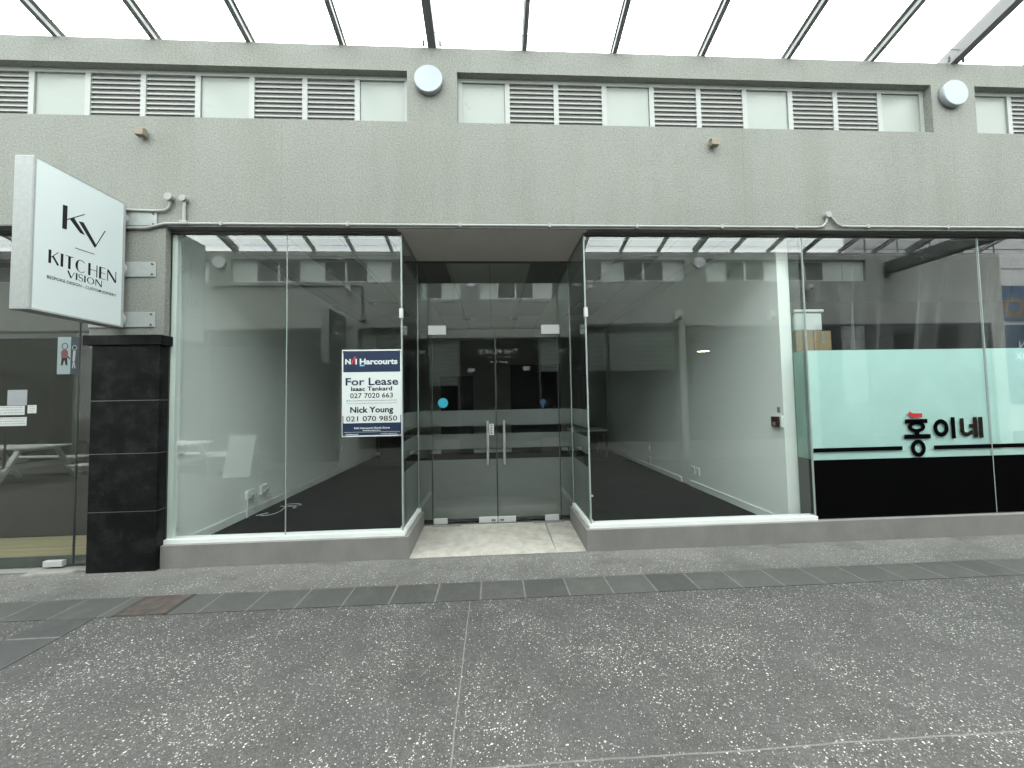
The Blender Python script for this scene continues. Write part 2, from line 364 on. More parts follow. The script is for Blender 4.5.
# ------------------------------------------------------------------ mesh helpers
class MB:
    def __init__(s): s.v = []; s.f = []; s.smooth = []
    def add(s, vs, fs, smooth=False):
        o = len(s.v); s.v += [tuple(v) for v in vs]; s.f += [tuple(i + o for i in f) for f in fs]; s.smooth += [smooth] * len(fs); return s
    def box(s, x0, x1, y0, y1, z0, z1, bev=0.0):
        if x0 > x1: x0, x1 = x1, x0
        if y0 > y1: y0, y1 = y1, y0
        if z0 > z1: z0, z1 = z1, z0
        if bev <= 0:
            vs = [(x, y, z) for z in (z0, z1) for y in (y0, y1) for x in (x0, x1)]
            return s.add(vs, [(0, 2, 3, 1), (4, 5, 7, 6), (0, 1, 5, 4), (2, 6, 7, 3), (0, 4, 6, 2), (1, 3, 7, 5)])
        bm = bmesh.new(); bmesh.ops.create_cube(bm, size=1)
        for v in bm.verts:
            v.co = ((x0 + x1) / 2 + v.co.x * (x1 - x0), (y0 + y1) / 2 + v.co.y * (y1 - y0), (z0 + z1) / 2 + v.co.z * (z1 - z0))
        b = min(bev, 0.45 * min(x1 - x0, y1 - y0, z1 - z0))
        bmesh.ops.bevel(bm, geom=list(bm.edges), offset=b, segments=2, affect='EDGES', profile=0.5)
        return s.bm(bm)
    def bm(s, bm, smooth=False):
        bm.verts.index_update(); s.add([v.co[:] for v in bm.verts], [tuple(v.index for v in f.verts) for f in bm.faces], smooth); bm.free(); return s
    def cyl(s, p0, p1, r0, r1=None, n=20, caps=True, smooth=True):
        r1 = r0 if r1 is None else r1
        p0, p1 = Vector(p0), Vector(p1); d = (p1 - p0).normalized()
        a = d.orthogonal().normalized(); b = d.cross(a)
        vs = []
        for p, r in ((p0, r0), (p1, r1)):
            for i in range(n):
                t = 2 * math.pi * i / n; vs.append(p + r * (math.cos(t) * a + math.sin(t) * b))
        s.add(vs, [(i, (i + 1) % n, n + (i + 1) % n, n + i) for i in range(n)], smooth)
        if caps:
            s.add(vs[:n], [tuple(reversed(range(n)))]); s.add(vs[n:], [tuple(range(n))])
        return s
    def lathe(s, p, axis, prof, n=32):
        # prof: list of (r, h) along axis
        p = Vector(p); d = Vector(axis).normalized(); a = d.orthogonal().normalized(); b = d.cross(a)
        vs = []
        for r, h in prof:
            for i in range(n):
                t = 2 * math.pi * i / n; vs.append(p + d * h + r * (math.cos(t) * a + math.sin(t) * b))
        fs = []
        for k in range(len(prof) - 1):
            for i in range(n): fs.append((k * n + i, k * n + (i + 1) % n, (k + 1) * n + (i + 1) % n, (k + 1) * n + i))
        return s.add(vs, fs, True)
    def tube(s, pts, r, n=10):
        P = [Vector(p) for p in pts]; vs = []; prev = None
        for i, p in enumerate(P):
            d = ((P[min(i + 1, len(P) - 1)] - p).normalized() + (p - P[max(i - 1, 0)]).normalized())
            d = d.normalized() if d.length > 1e-6 else Vector((0, 0, 1))
            a = d.orthogonal().normalized() if prev is None else (prev - d * prev.dot(d)).normalized()
            prev = a; b = d.cross(a)
            for k in range(n):
                t = 2 * math.pi * k / n; vs.append(p + r * (math.cos(t) * a + math.sin(t) * b))
        fs = [(i * n + k, i * n + (k + 1) % n, (i + 1) * n + (k + 1) % n, (i + 1) * n + k) for i in range(len(P) - 1) for k in range(n)]
        s.add(vs, fs, True); s.add(vs[:n], [tuple(reversed(range(n)))]); s.add(vs[-n:], [tuple(range(n))]); return s
    def bar(s, p0, p1, w_, h, up=(0, 0, 1)):
        p0, p1 = Vector(p0), Vector(p1); d = (p1 - p0).normalized(); u = Vector(up); u = (u - d * u.dot(d)).normalized(); r = d.cross(u)
        vs = [p + r * (sx * w_ / 2) + u * (sz * h / 2) for p in (p0, p1) for sx, sz in ((-1, -1), (1, -1), (1, 1), (-1, 1))]
        return s.add(vs, [(0, 3, 2, 1), (4, 5, 6, 7), (0, 1, 5, 4), (1, 2, 6, 5), (2, 3, 7, 6), (3, 0, 4, 7)])
    def prism(s, frame, poly, d0, d1):
        # polygon of 2D points in frame (origin, u, v, n) extruded from d0 to d1 along n
        o, u, v, nn = frame; k = len(poly)
        vs = [o + u * a + v * b + nn * d for d in (d0, d1) for a, b in poly]
        area = sum(poly[i][0] * poly[(i + 1) % k][1] - poly[(i + 1) % k][0] * poly[i][1] for i in range(k))
        idx = list(range(k)) if area > 0 else list(reversed(range(k)))
        fs = [tuple(k + i for i in idx), tuple(reversed(idx))]
        for j in range(k):
            a, b = idx[j], idx[(j + 1) % k]; fs.append((a, b, k + b, k + a))
        return s.add(vs, fs)
    def ring(s, frame, cx, cz, rx, rz, ix, iz, d0, d1, n=40, sx=0.0):
        o, u, v, nn = frame; vs = []
        for d in (d0, d1):
            for i in range(n):
                t = 2 * math.pi * i / n
                vs.append(o + u * (cx + rx * math.cos(t)) + v * (cz + rz * math.sin(t)) + nn * d)
                vs.append(o + u * (cx + sx + ix * math.cos(t)) + v * (cz + iz * math.sin(t)) + nn * d)
        fs = []
        for i in range(n):
            j = (i + 1) % n; A, B, a, b = 2 * i, 2 * j, 2 * i + 1, 2 * j + 1; T = 2 * n
            fs += [(T + A, T + B, T + b, T + a), (A, a, b, B), (A, B, T + B, T + A), (a, T + a, T + b, b)]
        return s.add(vs, fs)
    def build(s, name, mat, parent=None, local=False):
        me = bpy.data.meshes.new(name)
        off = Vector((0, 0, 0)) if (local or parent is None) else wpos(parent)
        me.from_pydata([tuple(Vector(v) - off) for v in s.v], [], s.f); me.validate()
        for i, p in enumerate(me.polygons):
            if i < len(s.smooth): p.use_smooth = s.smooth[i]
        me.materials.append(mat); me.update()
        o = bpy.data.objects.new(name, me); COL.objects.link(o); o.parent = parent
        return o

def wpos(o):
    p = Vector((0, 0, 0))
    while o is not None: p += o.location; o = o.parent
    return p

def tag(o, label=None, cat=None, group=None, kind=None):
    if label: o['label'] = label
    if cat: o['category'] = cat
    if group: o['group'] = group
    if kind: o['kind'] = kind
    return o

def thing(name, label, cat, loc=(0, 0, 0), rz=0, group=None):
    o = bpy.data.objects.new(name, None); COL.objects.link(o); o.empty_display_size = 0.1
    o.location = loc; o.rotation_euler = (0, 0, rz); return tag(o, label, cat, group)

def dup(root, loc, rz=None, label=None):
    r = root.copy(); COL.objects.link(r); r.location = loc
    if rz is not None: r.rotation_euler = (0, 0, rz)
    if label: r['label'] = label
    for ch in list(root.children):
        c = ch.copy(); COL.objects.link(c); c.parent = r
        for g in list(ch.children):
            d = g.copy(); COL.objects.link(d); d.parent = c
    return r

def struct(name, mb, mat):
    o = mb.build(name, mat); o['kind'] = 'structure'; return o

FRONT = lambda x, y, z: (Vector((x, y, z)), Vector((1, 0, 0)), Vector((0, 0, 1)), Vector((0, -1, 0)))     # faces the camera
EAST = lambda x, y, z: (Vector((x, y, z)), Vector((0, 1, 0)), Vector((0, 0, 1)), Vector((1, 0, 0)))       # faces +x
NORTH = lambda x, y, z: (Vector((x, y, z)), Vector((-1, 0, 0)), Vector((0, 0, 1)), Vector((0, 1, 0)))     # opposite wall, faces the shop

def text_mb(mb, frame, body, x0, x1, z0, z1, bold=0.0, thick=0.0015, lift=0.0):
    """letters fitted to the rectangle x0..x1, z0..z1 of the frame (cap height = z1 - z0)"""
    cu = bpy.data.curves.new('tmp', 'FONT'); cu.body = body; cu.size = 1; cu.offset = bold; cu.resolution_u = 3
    ob = bpy.data.objects.new('tmp', cu); COL.objects.link(ob)
    dg = bpy.context.evaluated_depsgraph_get(); me = bpy.data.meshes.new_from_object(ob.evaluated_get(dg))
    vs = [v.co.copy() for v in me.vertices]; fs = [tuple(p.vertices) for p in me.polygons]
    bpy.data.objects.remove(ob); bpy.data.curves.remove(cu); bpy.data.meshes.remove(me)
    if not vs: return mb
    ax, bx = min(v.x for v in vs), max(v.x for v in vs)
    cap = 0.70 if any(c.isupper() or c.isdigit() for c in body) else 0.53
    o, u, v_, n = frame
    sx = (x1 - x0) / (bx - ax); sz = (z1 - z0) / cap
    pts = [o + u * (x0 + (v.x - ax) * sx) + v_ * (z0 + v.y * sz) + n * (lift + thick) for v in vs]
    return mb.add(pts, fs)

def stroke(mb, frame, a, b, w0, d0=0.0, d1=0.0015):
    a, b = Vector(a), Vector(b); t = (b - a).normalized(); p = Vector((-t.y, t.x)) * (w0 / 2)
    return mb.prism(frame, [tuple(a - p), tuple(b - p), tuple(b + p), tuple(a + p)], d0, d1)

# ------------------------------------------------------------------ the ground
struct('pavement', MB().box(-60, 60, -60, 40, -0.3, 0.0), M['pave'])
struct('paver_band', MB().box(-14, 13, -0.86, -0.58, -0.05, 0.004), M['paver'])
struct('dark_paver_band', MB().box(-3.22, -2.89, -5.0, -0.861, -0.05, 0.004), M['paver_dark'])
lm = MB()
lm.add([(-0.838, -0.055, 0.004), (0.60, -0.055, 0.004), (0.60, 0.80, 0.045), (-0.838, 0.80, 0.045)], [(0, 1, 2, 3)])
lm.add([(0.608, -0.055, 0.004), (0.905, -0.055, 0.004), (0.905, 0.80, 0.045), (0.608, 0.80, 0.045)], [(0, 1, 2, 3)])
lm.box(-0.838, 0.905, -0.055, 0.80, -0.1, 0.0012)
struct('entrance_floor', lm, M['landing'])

# ------------------------------------------------------------------ building of the shop
bld = thing('shop_building', 'long pale grey concrete building with louvred upper band above the glass shopfronts', 'building', (0, 1, 0))
YF = -0.08
BANDS = [(-11.9, -6.66), (-6.06, -0.82), (-0.315, 4.85), (5.36, 10.6)]
def facade(mb, yf, yb, z0, zb0, zb1, ztop, bands, xa, xb):
    mb.box(xa, xb, yf, yb, z0, zb0); mb.box(xa, xb, yf, yb, zb1, ztop)
    x = xa
    for a, b in bands:
        mb.box(x, a, yf, yb, zb0, zb1); x = b
    mb.box(x, xb, yf, yb, zb0, zb1)
    return mb
wm = facade(MB(), YF, 0.14, 3.245, 4.348, 4.882, 5.135, BANDS, -14, 14)
wm.box(-3.80, -3.125, YF, -0.022, 2.195, 3.245); wm.box(-3.80, -3.2, -0.0219, 0.14, 0.0, 3.245); wm.box(-9.7, -9.2, YF, 0.14, 0.0, 3.245); wm.box(-14, -13.7, YF, 0.14, 0.0, 3.245); wm.box(13.7, 14, YF, 0.14, 0.22, 3.245)                       # pier above the tiled pillar
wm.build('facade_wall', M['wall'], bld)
def louvre_band(parent, x0, x1, z0, z1, y0, sgn, pat='PLLPLLPLLP'):
    """aluminium band: frame, infill panels and louvres. sgn = -1 faces the camera, +1 faces the shop"""
    u = (x1 - x0) / len(pat)
    fr = MB(); d = lambda a: y0 - sgn * a        # depth behind the front plane
    fr.box(x0, x1, d(0), d(0.06), z0, z0 + 0.04); fr.box(x0, x1, d(0), d(0.06), z1 - 0.04, z1)
    for i in range(len(pat) + 1):
        cx = x0 + i * u; a, b = (x0, x0 + .045) if i == 0 else (x1 - .045, x1) if i == len(pat) else (cx - 0.026, cx + 0.026)
        fr.box(a, b, d(0.002), d(0.058), z0 + 0.04, z1 - 0.04)
    f = fr.build('louvre_window', M['alu' if sgn < 0 else 'alu_opp'], parent)
    MB().box(x0 + .01, x1 - .01, d(0.024), d(0.04), z0 + .041, z1 - .041).build('backing', M['louvre_back'], f)
    for i, c in enumerate(pat):
        a, b = x0 + i * u + 0.026, x0 + (i + 1) * u - 0.026
        if c == 'P':
            MB().box(a + .004, b - .004, d(0.018), d(0.03), z0 + .044, z1 - .044).build('infill_panel', M['panel' if sgn < 0 else 'panel_opp'], f)
        else:
            s = MB(); n = 9; h = (z1 - z0 - .08) / n
            for k in range(n):
                zc = z0 + .04 + (k + .42) * h
                s.bar((a, d(.017), zc), (b, d(.017), zc), 0.012, 0.004, up=(0, sgn * 0.6, 0.8))
                s.box(a, b, d(0.008), d(0.013), zc - .022, zc - .006)
            s.build('louvre', M['slat'], f)
for a, b in BANDS: louvre_band(bld, a, b, 4.348, 4.882, -0.004, -1)

# tiled pillar
pl = MB()
for z0, z1 in ((0, 0.547), (0.551, 1.082), (1.086, 1.577), (1.581, 2.10)): pl.box(-3.75, -3.14, -0.10, 0.0, z0, z1, 0.003)
pil = pl.build('tiled_pillar', M['tile'], bld)
MB().box(-3.747, -3.143, -0.097, -0.005, 0.02, 2.1).build('joint', M['grout'], pil)
MB().box(-3.81, -3.112, -0.128, 0.01, 2.101, 2.194, 0.004).build('cap', M['tile'], pil)

# sills
def sill(parent, pts_boxes): 
    m = MB()
    for b in pts_boxes: m.box(*b)
    return m.build('sill', M['sill'], parent)
sill(bld, [(-3.135, -0.84, -0.06, 0.09, -0.05, 0.21), (-0.96, -0.84, 0.09, 0.765, -0.05, 0.21)])
sill(bld, [(0.91, 14, -0.06, 0.09, -0.05, 0.21), (0.91, 1.03, 0.09, 0.765, -0.05, 0.21)])
sill(bld, [(-14, -3.75, -0.05, 0.10, -0.05, 0.012)])
# soffit strip over the recess and the head frame along the glass
so = MB(); so.box(-0.93, 0.99, -0.078, 0.79, 3.2405, 3.2445); so.build('soffit', M['soffit'], bld)
hd = MB(); hd.box(-3.139, -0.905, -0.02, 0.03, 3.224, 3.2395); hd.box(0.965, 14, -0.02, 0.03, 3.224, 3.2395); hd.box(-14, -3.80, -0.0, 0.05, 3.224, 3.2395)
hd.box(-0.935, -0.905, 0.03, 0.80, 3.224, 3.2395); hd.box(0.965, 0.995, 0.03, 0.80, 3.224, 3.2395); hd.box(-0.905, 0.965, 0.775, 0.80, 3.22, 3.2398)
hd.build('head_frame', M['steel_grey'], bld)
fl = MB(); fl.box(-14, 14, -0.094, -0.081, 3.2455, 3.258); fl.build('drip_flashing', M['steel_grey'], bld)

# interior of the empty shop
XL, XR, YB, ZC = -3.22, 3.215, 6.65, 3.5
iw = MB()
iw.box(XL - 0.12, XL, 0.14, YB, 0.02, ZC + .1); iw.build('interior_wall', M['white'], bld)
iw = MB(); iw.box(XR, 3.352, 0.20, YB, 0.02, ZC + .1); iw.build('party_wall', M['white'], bld)
iw = MB(); iw.box(XL, XR, YB, YB + .12, 0.02, ZC + .1); iw.build('back_wall', M['back'], bld)
iw = MB(); iw.box(XL, XR, 0.14, 0.16, 3.246, ZC); iw.build('bulkhead', M['white'], bld)
sk = MB(); sk.box(XL, XL + .014, 0.16, YB, 0.06, 0.15); sk.build('skirting', M['white_trim'], bld)
sk = MB(); sk.box(XR - .014, XR, 0.24, 2.2, 0.06, 0.15); sk.box(XR - .014, XR, 2.5, YB, 0.06, 0.14); sk.build('skirting', M['white_trim'], bld)
sk = MB(); sk.box(XL + .014, 2.2, YB - .012, YB, 0.06, 0.15); sk.build('skirting', M['white_trim'], bld)
ce = MB(); ce.box(XL, XR, 0.16, YB, ZC, ZC + .05); cel = ce.build('ceiling_grid', M['ceiling'], bld)
for cx in (-2.15, -0.93, 0.87, 2.07):
    for cy_ in (1.85, 4.25):
        MB().box(cx - .285, cx + .285, cy_ - .585, cy_ + .585, ZC - .012, ZC - .002).build('light_panel', M['troffer'], cel)
g = MB(); g.box(-0.42, 0.38, 5.05, 5.45, ZC - .03, ZC - .002)
for k in range(6): g.box(-0.38, 0.34, 5.09 + k * .055, 5.11 + k * .055, ZC - .038, ZC - .03)
g.build('air_vent', M['alu'], cel)
for cx in (-0.6, 0.56): MB().lathe((cx, 5.2, ZC), (0, 0, -1), [(0.11, 0.0), (0.11, 0.012), (0.08, 0.02), (0.03, 0.016), (0.0, 0.015)], 20).build('round_vent', M['troffer'], cel)
# doorways in the back wall
bd = MB(); bd.box(-1.45, -0.55, YB - .03, YB - .001, 0.06, 2.2); bd.box(0.5, 1.9, YB - .03, YB - .001, 0.06, 2.5); bd.build('back_doorway', M['dark'], bld)
pc = MB(); pc.box(XR - .09, XR - .001, 0.245, 0.30, 0.15, 3.4)
cf = struct('carpet', MB().box(XL, -0.965, 0.092, 0.80, 0.0, 0.06).box(1.035, XR, 0.092, 0.80, 0.0, 0.06).box(XL, XR, 0.80, YB, 0.0, 0.06), M['carpet'])

# neighbouring units: closed rooms
def room(x0, x1, y1, zc, wall, name, tl=.1, ys=.14):
    m = MB()
    m.box(x0, x1, y1, y1 + .1, 0.02, zc); m.box(x0, x1, 0.14, y1, zc, zc + .1)
    m.box(x0 - tl, x0, ys, y1, 0.02, zc); m.box(x1, x1 + .1, 0.14, y1, 0.02, zc)
    return m.build(name, wall, bld)
room(3.364, 13.9, 3.4, 3.4, M['dark'], 'unit_lining', .009, .206)
room(-13.9, -3.45, 2.6, 3.3, M['dark_grey'], 'unit_lining')
struct('unit_floor', MB().box(3.36, 13.9, 0.12, 3.4, 0.0, 0.05), M['dark'])
struct('timber_floor', MB().box(-13.9, -3.45, 0.075, 2.6, 0.0, 0.11), M['wood'])
M['kerb'] = plain('dark green kerb', (0.05, 0.06, 0.053), 0.5, var=0.3, scale=8)
MB().box(-13.9, -3.8, 0.055, 0.0745, 0.013, 0.112).build('threshold_riser', M['kerb'], bld)
MB().box(-13.8, -3.5, 0.63, 0.70, 0.115, 3.1).build('partition', M['olive'], bld)

# ------------------------------------------------------------------ shopfront glass
def pane(parent, x0, x1, y0, y1, z0, z1, mat='glass'):
    return MB().box(x0, x1, y0, y1, z0, z1).build('pane', M[mat], parent)
def channel(parent, boxes):
    m = MB()
    for b in boxes: m.box(*b)
    return m.build('glazing_channel', M['white_trim'], parent)
T = 0.010
lw = thing('shop_window', 'frameless glass shop window with the lease board, left of the entrance', 'window', (-2, 0, 0.21))
pane(lw, -3.138, -2.034, 0, T, 0.25, 3.224); pane(lw, -2.030, -0.912, 0, T, 0.25, 3.224); pane(lw, -0.912, -0.902, T + .002, 0.776, 0.25, 3.224)
MB().box(-2.0345, -2.0295, -0.002, T + .002, 0.25, 3.224).build('glass_joint', M['seam'], lw)
MB().box(-0.914, -0.900, -0.003, T + .001, 0.25, 3.224).build('glass_joint', M['seam'], lw)
channel(lw, [(-3.139, -0.84 - .045, -0.022, 0.085, 0.211, 0.25), (-0.955, -0.888, 0.085, 0.77, 0.211, 0.25)])
MB().box(-3.139, -3.09, T + .002, 0.05, 0.25, 3.213).build('jamb', M['jamb'], lw)
cl = MB(); cl.box(-0.93, -0.893, -0.012, 0.03, 2.36, 2.46, 0.004); cl.build('glass_clamp', M['fitting'], lw)
rw = thing('shop_window', 'frameless glass shop window right of the entrance, onto the empty carpeted room', 'window', (2, 0, 0.21))
pane(rw, 0.966, 3.342, 0, T, 0.25, 3.224); pane(rw, 0.966, 0.976, T + .002, 0.776, 0.25, 3.224)
MB().box(0.964, 0.978, -0.003, T + .001, 0.25, 3.224).build('glass_joint', M['seam'], rw)
channel(rw, [(0.95, 3.35, -0.022, 0.085, 0.211, 0.25), (0.95, 1.02, 0.085, 0.77, 0.211, 0.25)])
cl = MB(); cl.box(0.957, 0.994, -0.012, 0.03, 2.36, 2.46, 0.004); cl.build('glass_clamp', M['fitting'], rw)
nw = thing('shop_window', 'glass shop window of the eatery with mint film and black base', 'window', (6, 0, 0.21))
pane(nw, 3.348, 5.372, 0, T, 0.215, 3.214); pane(nw, 5.378, 9.0, 0, T, 0.215, 3.214); pane(nw, 9.006, 13.9, 0, T, 0.215, 3.214)
pane(nw, 3.345, 3.353, T + .006, 0.2, 0.215, 3.214)
for x in (3.345, 5.375, 9.003): MB().box(x - .0045, x + .0045, -0.003, T + .003, 0.215, 3.214).build('glass_joint', M['seam'], nw)
ow_ = thing('shop_window', 'glass front of the neighbouring shop left of the black tiled pillar', 'window', (-6, 0, 0.0))
pane(ow_, -3.985, -3.765, 0.02, 0.03, 0.02, 3.214); pane(ow_, -5.25, -3.992, 0.02, 0.03, 0.04, 3.214); pane(ow_, -9.2, -5.257, 0.02, 0.03, 0.02, 3.214)
MB().box(-3.992, -3.985, 0.016, 0.034, 0.04, 3.21).build('glass_joint', M['seam_dark'], ow_)
MB().box(-5.257, -5.25, 0.016, 0.034, 0.04, 3.21).build('glass_joint', M['seam_dark'], ow_)
MB().box(-3.945, -3.925, 0.10, 0.13, 0.3, 2.05).build('upright', M['alu'], ow_)
MB().box(-4.24, -4.07, 0.005, 0.045, 0.03, 0.085, 0.003).build('patch_fitting', M['fitting'], ow_)
# transom band across the left unit
MB().box(-13.9, -3.8, 0.06, 0.10, 2.20, 2.25).build('transom_rail', M['dark_grey'], ow_)

# ------------------------------------------------------------------ entrance
YD = 0.78
en = thing('glass_entrance', 'recessed frameless glass entrance with double doors, sidelights and transom', 'entrance', (0.03, YD, 0.04))
ZT = 2.40
pane(en, -0.90, -0.742, YD, YD + T, 0.05, ZT, 'glass_door'); pane(en, 0.812, 0.965, YD, YD + T, 0.05, ZT, 'glass_door')
pane(en, -0.90, -0.742, YD, YD + T, ZT + .004, 3.22, 'glass_door'); pane(en, -0.739, 0.035, YD, YD + T, ZT + .004, 3.22, 'glass_door')
pane(en, 0.038, 0.809, YD, YD + T, ZT + .004, 3.22, 'glass_door'); pane(en, 0.812, 0.965, YD, YD + T, ZT + .004, 3.22, 'glass_door')
FB = ((1.118, 1.200), (0.0, 0.0))
BAND_Z = ((1.21, 1.40), (0.935, 1.115), (0.10, 0.805))
def door(x0, x1, hx):
    d = MB().box(x0, x1, YD, YD + T, 0.065, ZT - .004).build('door', M['glass_door'], en)
    m = MB(); m.cyl((hx, YD - .055, 0.745), (hx, YD - .055, 1.27), 0.0155, n=16)
    for z in (0.83, 1.185): m.cyl((hx, YD - .055, z), (hx, YD, z), 0.009, n=12)
    m.build('handle', M['steel'], d)
    e = MB(); e.box(x0 - .001, x0 + .004, YD - .001, YD + T + .001, 0.07, ZT - .006); e.box(x1 - .004, x1 + .001, YD - .001, YD + T + .001, 0.07, ZT - .006)
    e.build('glass_edge', M['seam_dark'], d)
    return d
d1 = door(-0.738, 0.034, -0.072); d2 = door(0.040, 0.808, 0.128)
def fitting(x0, x1, z0, z1, par):
    MB().box(x0, x1, YD - .016, YD + T + .016, z0, z1, 0.003).build('patch_fitting', M['fitting'], par)
fitting(-0.775, -0.560, 2.325, 2.44, d1); fitting(0.61, 0.835, 2.325, 2.44, d2)
fitting(-0.728, -0.565, 0.05, 0.115, d1); fitting(0.61, 0.778, 0.05, 0.115, d2)
fitting(-0.190, 0.033, 0.05, 0.115, d1); fitting(0.041, 0.255, 0.05, 0.115, d2)
for x, dd in ((-0.03, d1), (-0.005, d1), (0.075, d2), (0.10, d2)): MB().cyl((x, YD - .022, 0.08), (x, YD - .0155, 0.08), 0.012, n=12).build('lock', M['steel_grey'], dd)
# frosted film on the doors, sidelights and returns (inside face)
for z0, z1 in BAND_Z:
    MB().box(-0.897, -0.745, YD + T + .002, YD + T + .003, z0, z1).build('frosted_film', M['frost'], en)
    MB().box(0.815, 0.962, YD + T + .002, YD + T + .003, z0, z1).build('frosted_film', M['frost'], en)
    MB().box(-0.736, 0.032, YD + T + .002, YD + T + .003, z0, z1).build('frosted_film', M['frost'], d1)
    MB().box(0.042, 0.806, YD + T + .002, YD + T + .003, z0, z1).build('frosted_film', M['frost'], d2)
    zz0 = max(z0, 0.255)
    MB().box(-0.9155, -0.914, 0.03, YD - .02, zz0, z1).build('frosted_film', M['frost'], lw)
    MB().box(0.978, 0.9795, 0.03, YD - .02, zz0, z1).build('frosted_film', M['frost'], rw)
for x in (-0.905, 0.968): MB().box(x - .0045, x + .0045, YD - .005, YD + T + .005, 0.05, 3.219).build('corner_joint', M['seam'], en)
for a, b in ((-0.90, -0.878), (0.945, 0.963)): MB().box(a, b, YD - .05, YD - .001, 0.05, 0.25).build('end_trim', M['white_trim'], en)
th = MB(); th.box(-0.84, 0.91, YD - .02, YD + .06, 0.02, 0.05); th.build('threshold', M['seam_dark'], en)
tag(MB().cyl((-0.606, YD - .0015, 1.495), (-0.606, YD - .0005, 1.495), 0.06, n=36).build('door_sticker', M['cyan']), 'round cyan sticker on the left glass door above the frosted band', 'sticker')
b_ = MB(); b_.cyl((0.613, YD - .0015, 1.485), (0.613, YD - .0005, 1.485), 0.034, n=30); b_.prism(FRONT(0.613, YD, 1.40), [(-.008, 0), (.008, 0), (.014, .06), (-.014, .06)], 0.0005, 0.0014)
tag(b_.build('door_sticker', M['blue']), 'dark blue balloon shaped sticker on the right glass door', 'sticker')
st = thing('door_notice', 'small white vertical door notice between the two pull handles', 'notice', (-0.024, YD, 1.09))
MB().box(-0.052, 0.004, YD - .003, YD - .0005, 1.095, 1.23).build('label_sheet', M['paper'], st)
tm = MB()
for k in range(4): tm.ring(FRONT(0, YD - .003, 0), -0.024, 1.211 - k * .031, .013, .011, .006, .005, 0, .001, n=12)
tm.build('lettering', M['ink'], st)
# scuffed boards lying at the door foot
tag(MB().box(-0.74, -0.40, 0.70, 0.745, 0.043, 0.052, 0.002).build('floor_strip', M['timber_grey']), 'grey metal strip lying below the left glass door', 'strip')
tag(MB().box(0.45, 0.83, 0.71, 0.75, 0.043, 0.052, 0.002).build('floor_strip', M['timber_grey']), 'grey metal strip lying below the right glass door', 'strip')

# ------------------------------------------------------------------ glass canopy over the arcade
YA, YR, YO = -0.08, -2.60, -5.10
SL = 0.284; ZE = 5.14
zc = lambda y: ZE + SL * min(YA - y, y - YO)
cn = thing('glass_canopy', 'pitched glass canopy on grey rafters bridging the arcade', 'canopy', (0, YR, ZE))
XB = [-0.565 + (0.951 if i > 0 else 0.908) * i for i in range(-14, 15)]
for i, x in enumerate(XB):
    thick = (i - 14) % 6 == 0
    w_, h_ = (0.085, 0.15) if thick else (0.046, 0.04)
    m = MB()
    for ya, yb in ((YA - .0, YR), (YO, YR)):
        e = math.copysign(.10, ya - yb); m.bar((x, ya + e, zc(ya) - SL * .10 + h_ / 2 - .006), (x, yb, zc(yb) + h_ / 2 - .006), w_, h_)
    if not thick:
        for ya, yb in ((YA, YR), (YO, YR)): m.bar((x, ya + math.copysign(.12, ya - yb), zc(ya) - SL * .12 + .080), (x, yb, zc(yb) + .080), .060, .006)
    if thick:
        m.box(x - .03, x + .03, YA - .012, YA + .0, ZE - .0, ZE + .06)
    r = m.build('rafter' if thick else 'glazing_bar', M['rafter'] if thick else M['bar'], cn)
    if thick:
        for sx in (-.085, .085): MB().cyl((x + sx, YA - .02, ZE - .005), (x + sx, YA - .02, ZE + .045), 0.012, n=10).build('bolt', M['bolt'], r)
for i in range(len(XB) - 1):
    x0, x1 = XB[i] + .012, XB[i + 1] - .012
    m = MB()
    for ya, yb in ((YA + .06, YR + .01), (YO - .06, YR - .01)):
        za, zb = zc(min(max(ya, YO), YA)) + .075, zc(yb) + .075
        vs = [(x0, ya, za), (x1, ya, za), (x1, yb, zb), (x0, yb, zb)]
        vs += [(a, b, c + .01) for a, b, c in vs]
        fs = [(0, 3, 2, 1), (4, 5, 6, 7), (0, 1, 5, 4), (1, 2, 6, 5), (2, 3, 7, 6), (3, 0, 4, 7)]
        if ya < yb: fs = [tuple(reversed(f)) for f in fs]
        m.add(vs, fs)
    m.build('pane', M['roof_glass'], cn)
m = MB()
for y in (-0.16, YR, -5.0): m.bar((XB[0], y, zc(y) + .05), (XB[-1], y, zc(y) + .05), 0.006 if y != YR else .08, 0.005 if y != YR else .09)
m.build('purlin', M['bar'], cn)
m = MB(); m.box(10.08, 10.34, YO, YA, 4.58, 4.86); m.build('tie_beam', M['rafter'], cn)

# ------------------------------------------------------------------ round wall lights
def wall_light(loc, label, rz=0):
    o = thing('wall_light', label, 'wall light', loc, rz, 'round bulkhead lights along the arcade')
    MB().lathe((0, 0, 0), (0, -1, 0), [(0.12, 0), (0.138, 0.004), (0.142, 0.03), (0.140, 0.05)], 40).build('rim', M['lamp_rim'], o, True)
    MB().lathe((0, 0, 0), (0, -1, 0), [(0.141, 0.048), (0.1408, 0.058)], 40).lathe((0, 0, 0), (0, -1, 0), [(0.1408, 0.058), (0.137, 0.063)], 40).add([(0.137 * math.cos(2 * math.pi * i / 40), -0.063, 0.137 * math.sin(2 * math.pi * i / 40)) for i in range(40)], [tuple(range(40))]).build('diffuser', M['diffuser'], o, True)
    return o
WL = wall_light((-0.597, YF, 4.755), 'round white wall light on the pier above the entrance')
dup(WL, (5.06, YF, 4.755), 0, 'round white wall light at the far right above the eatery')
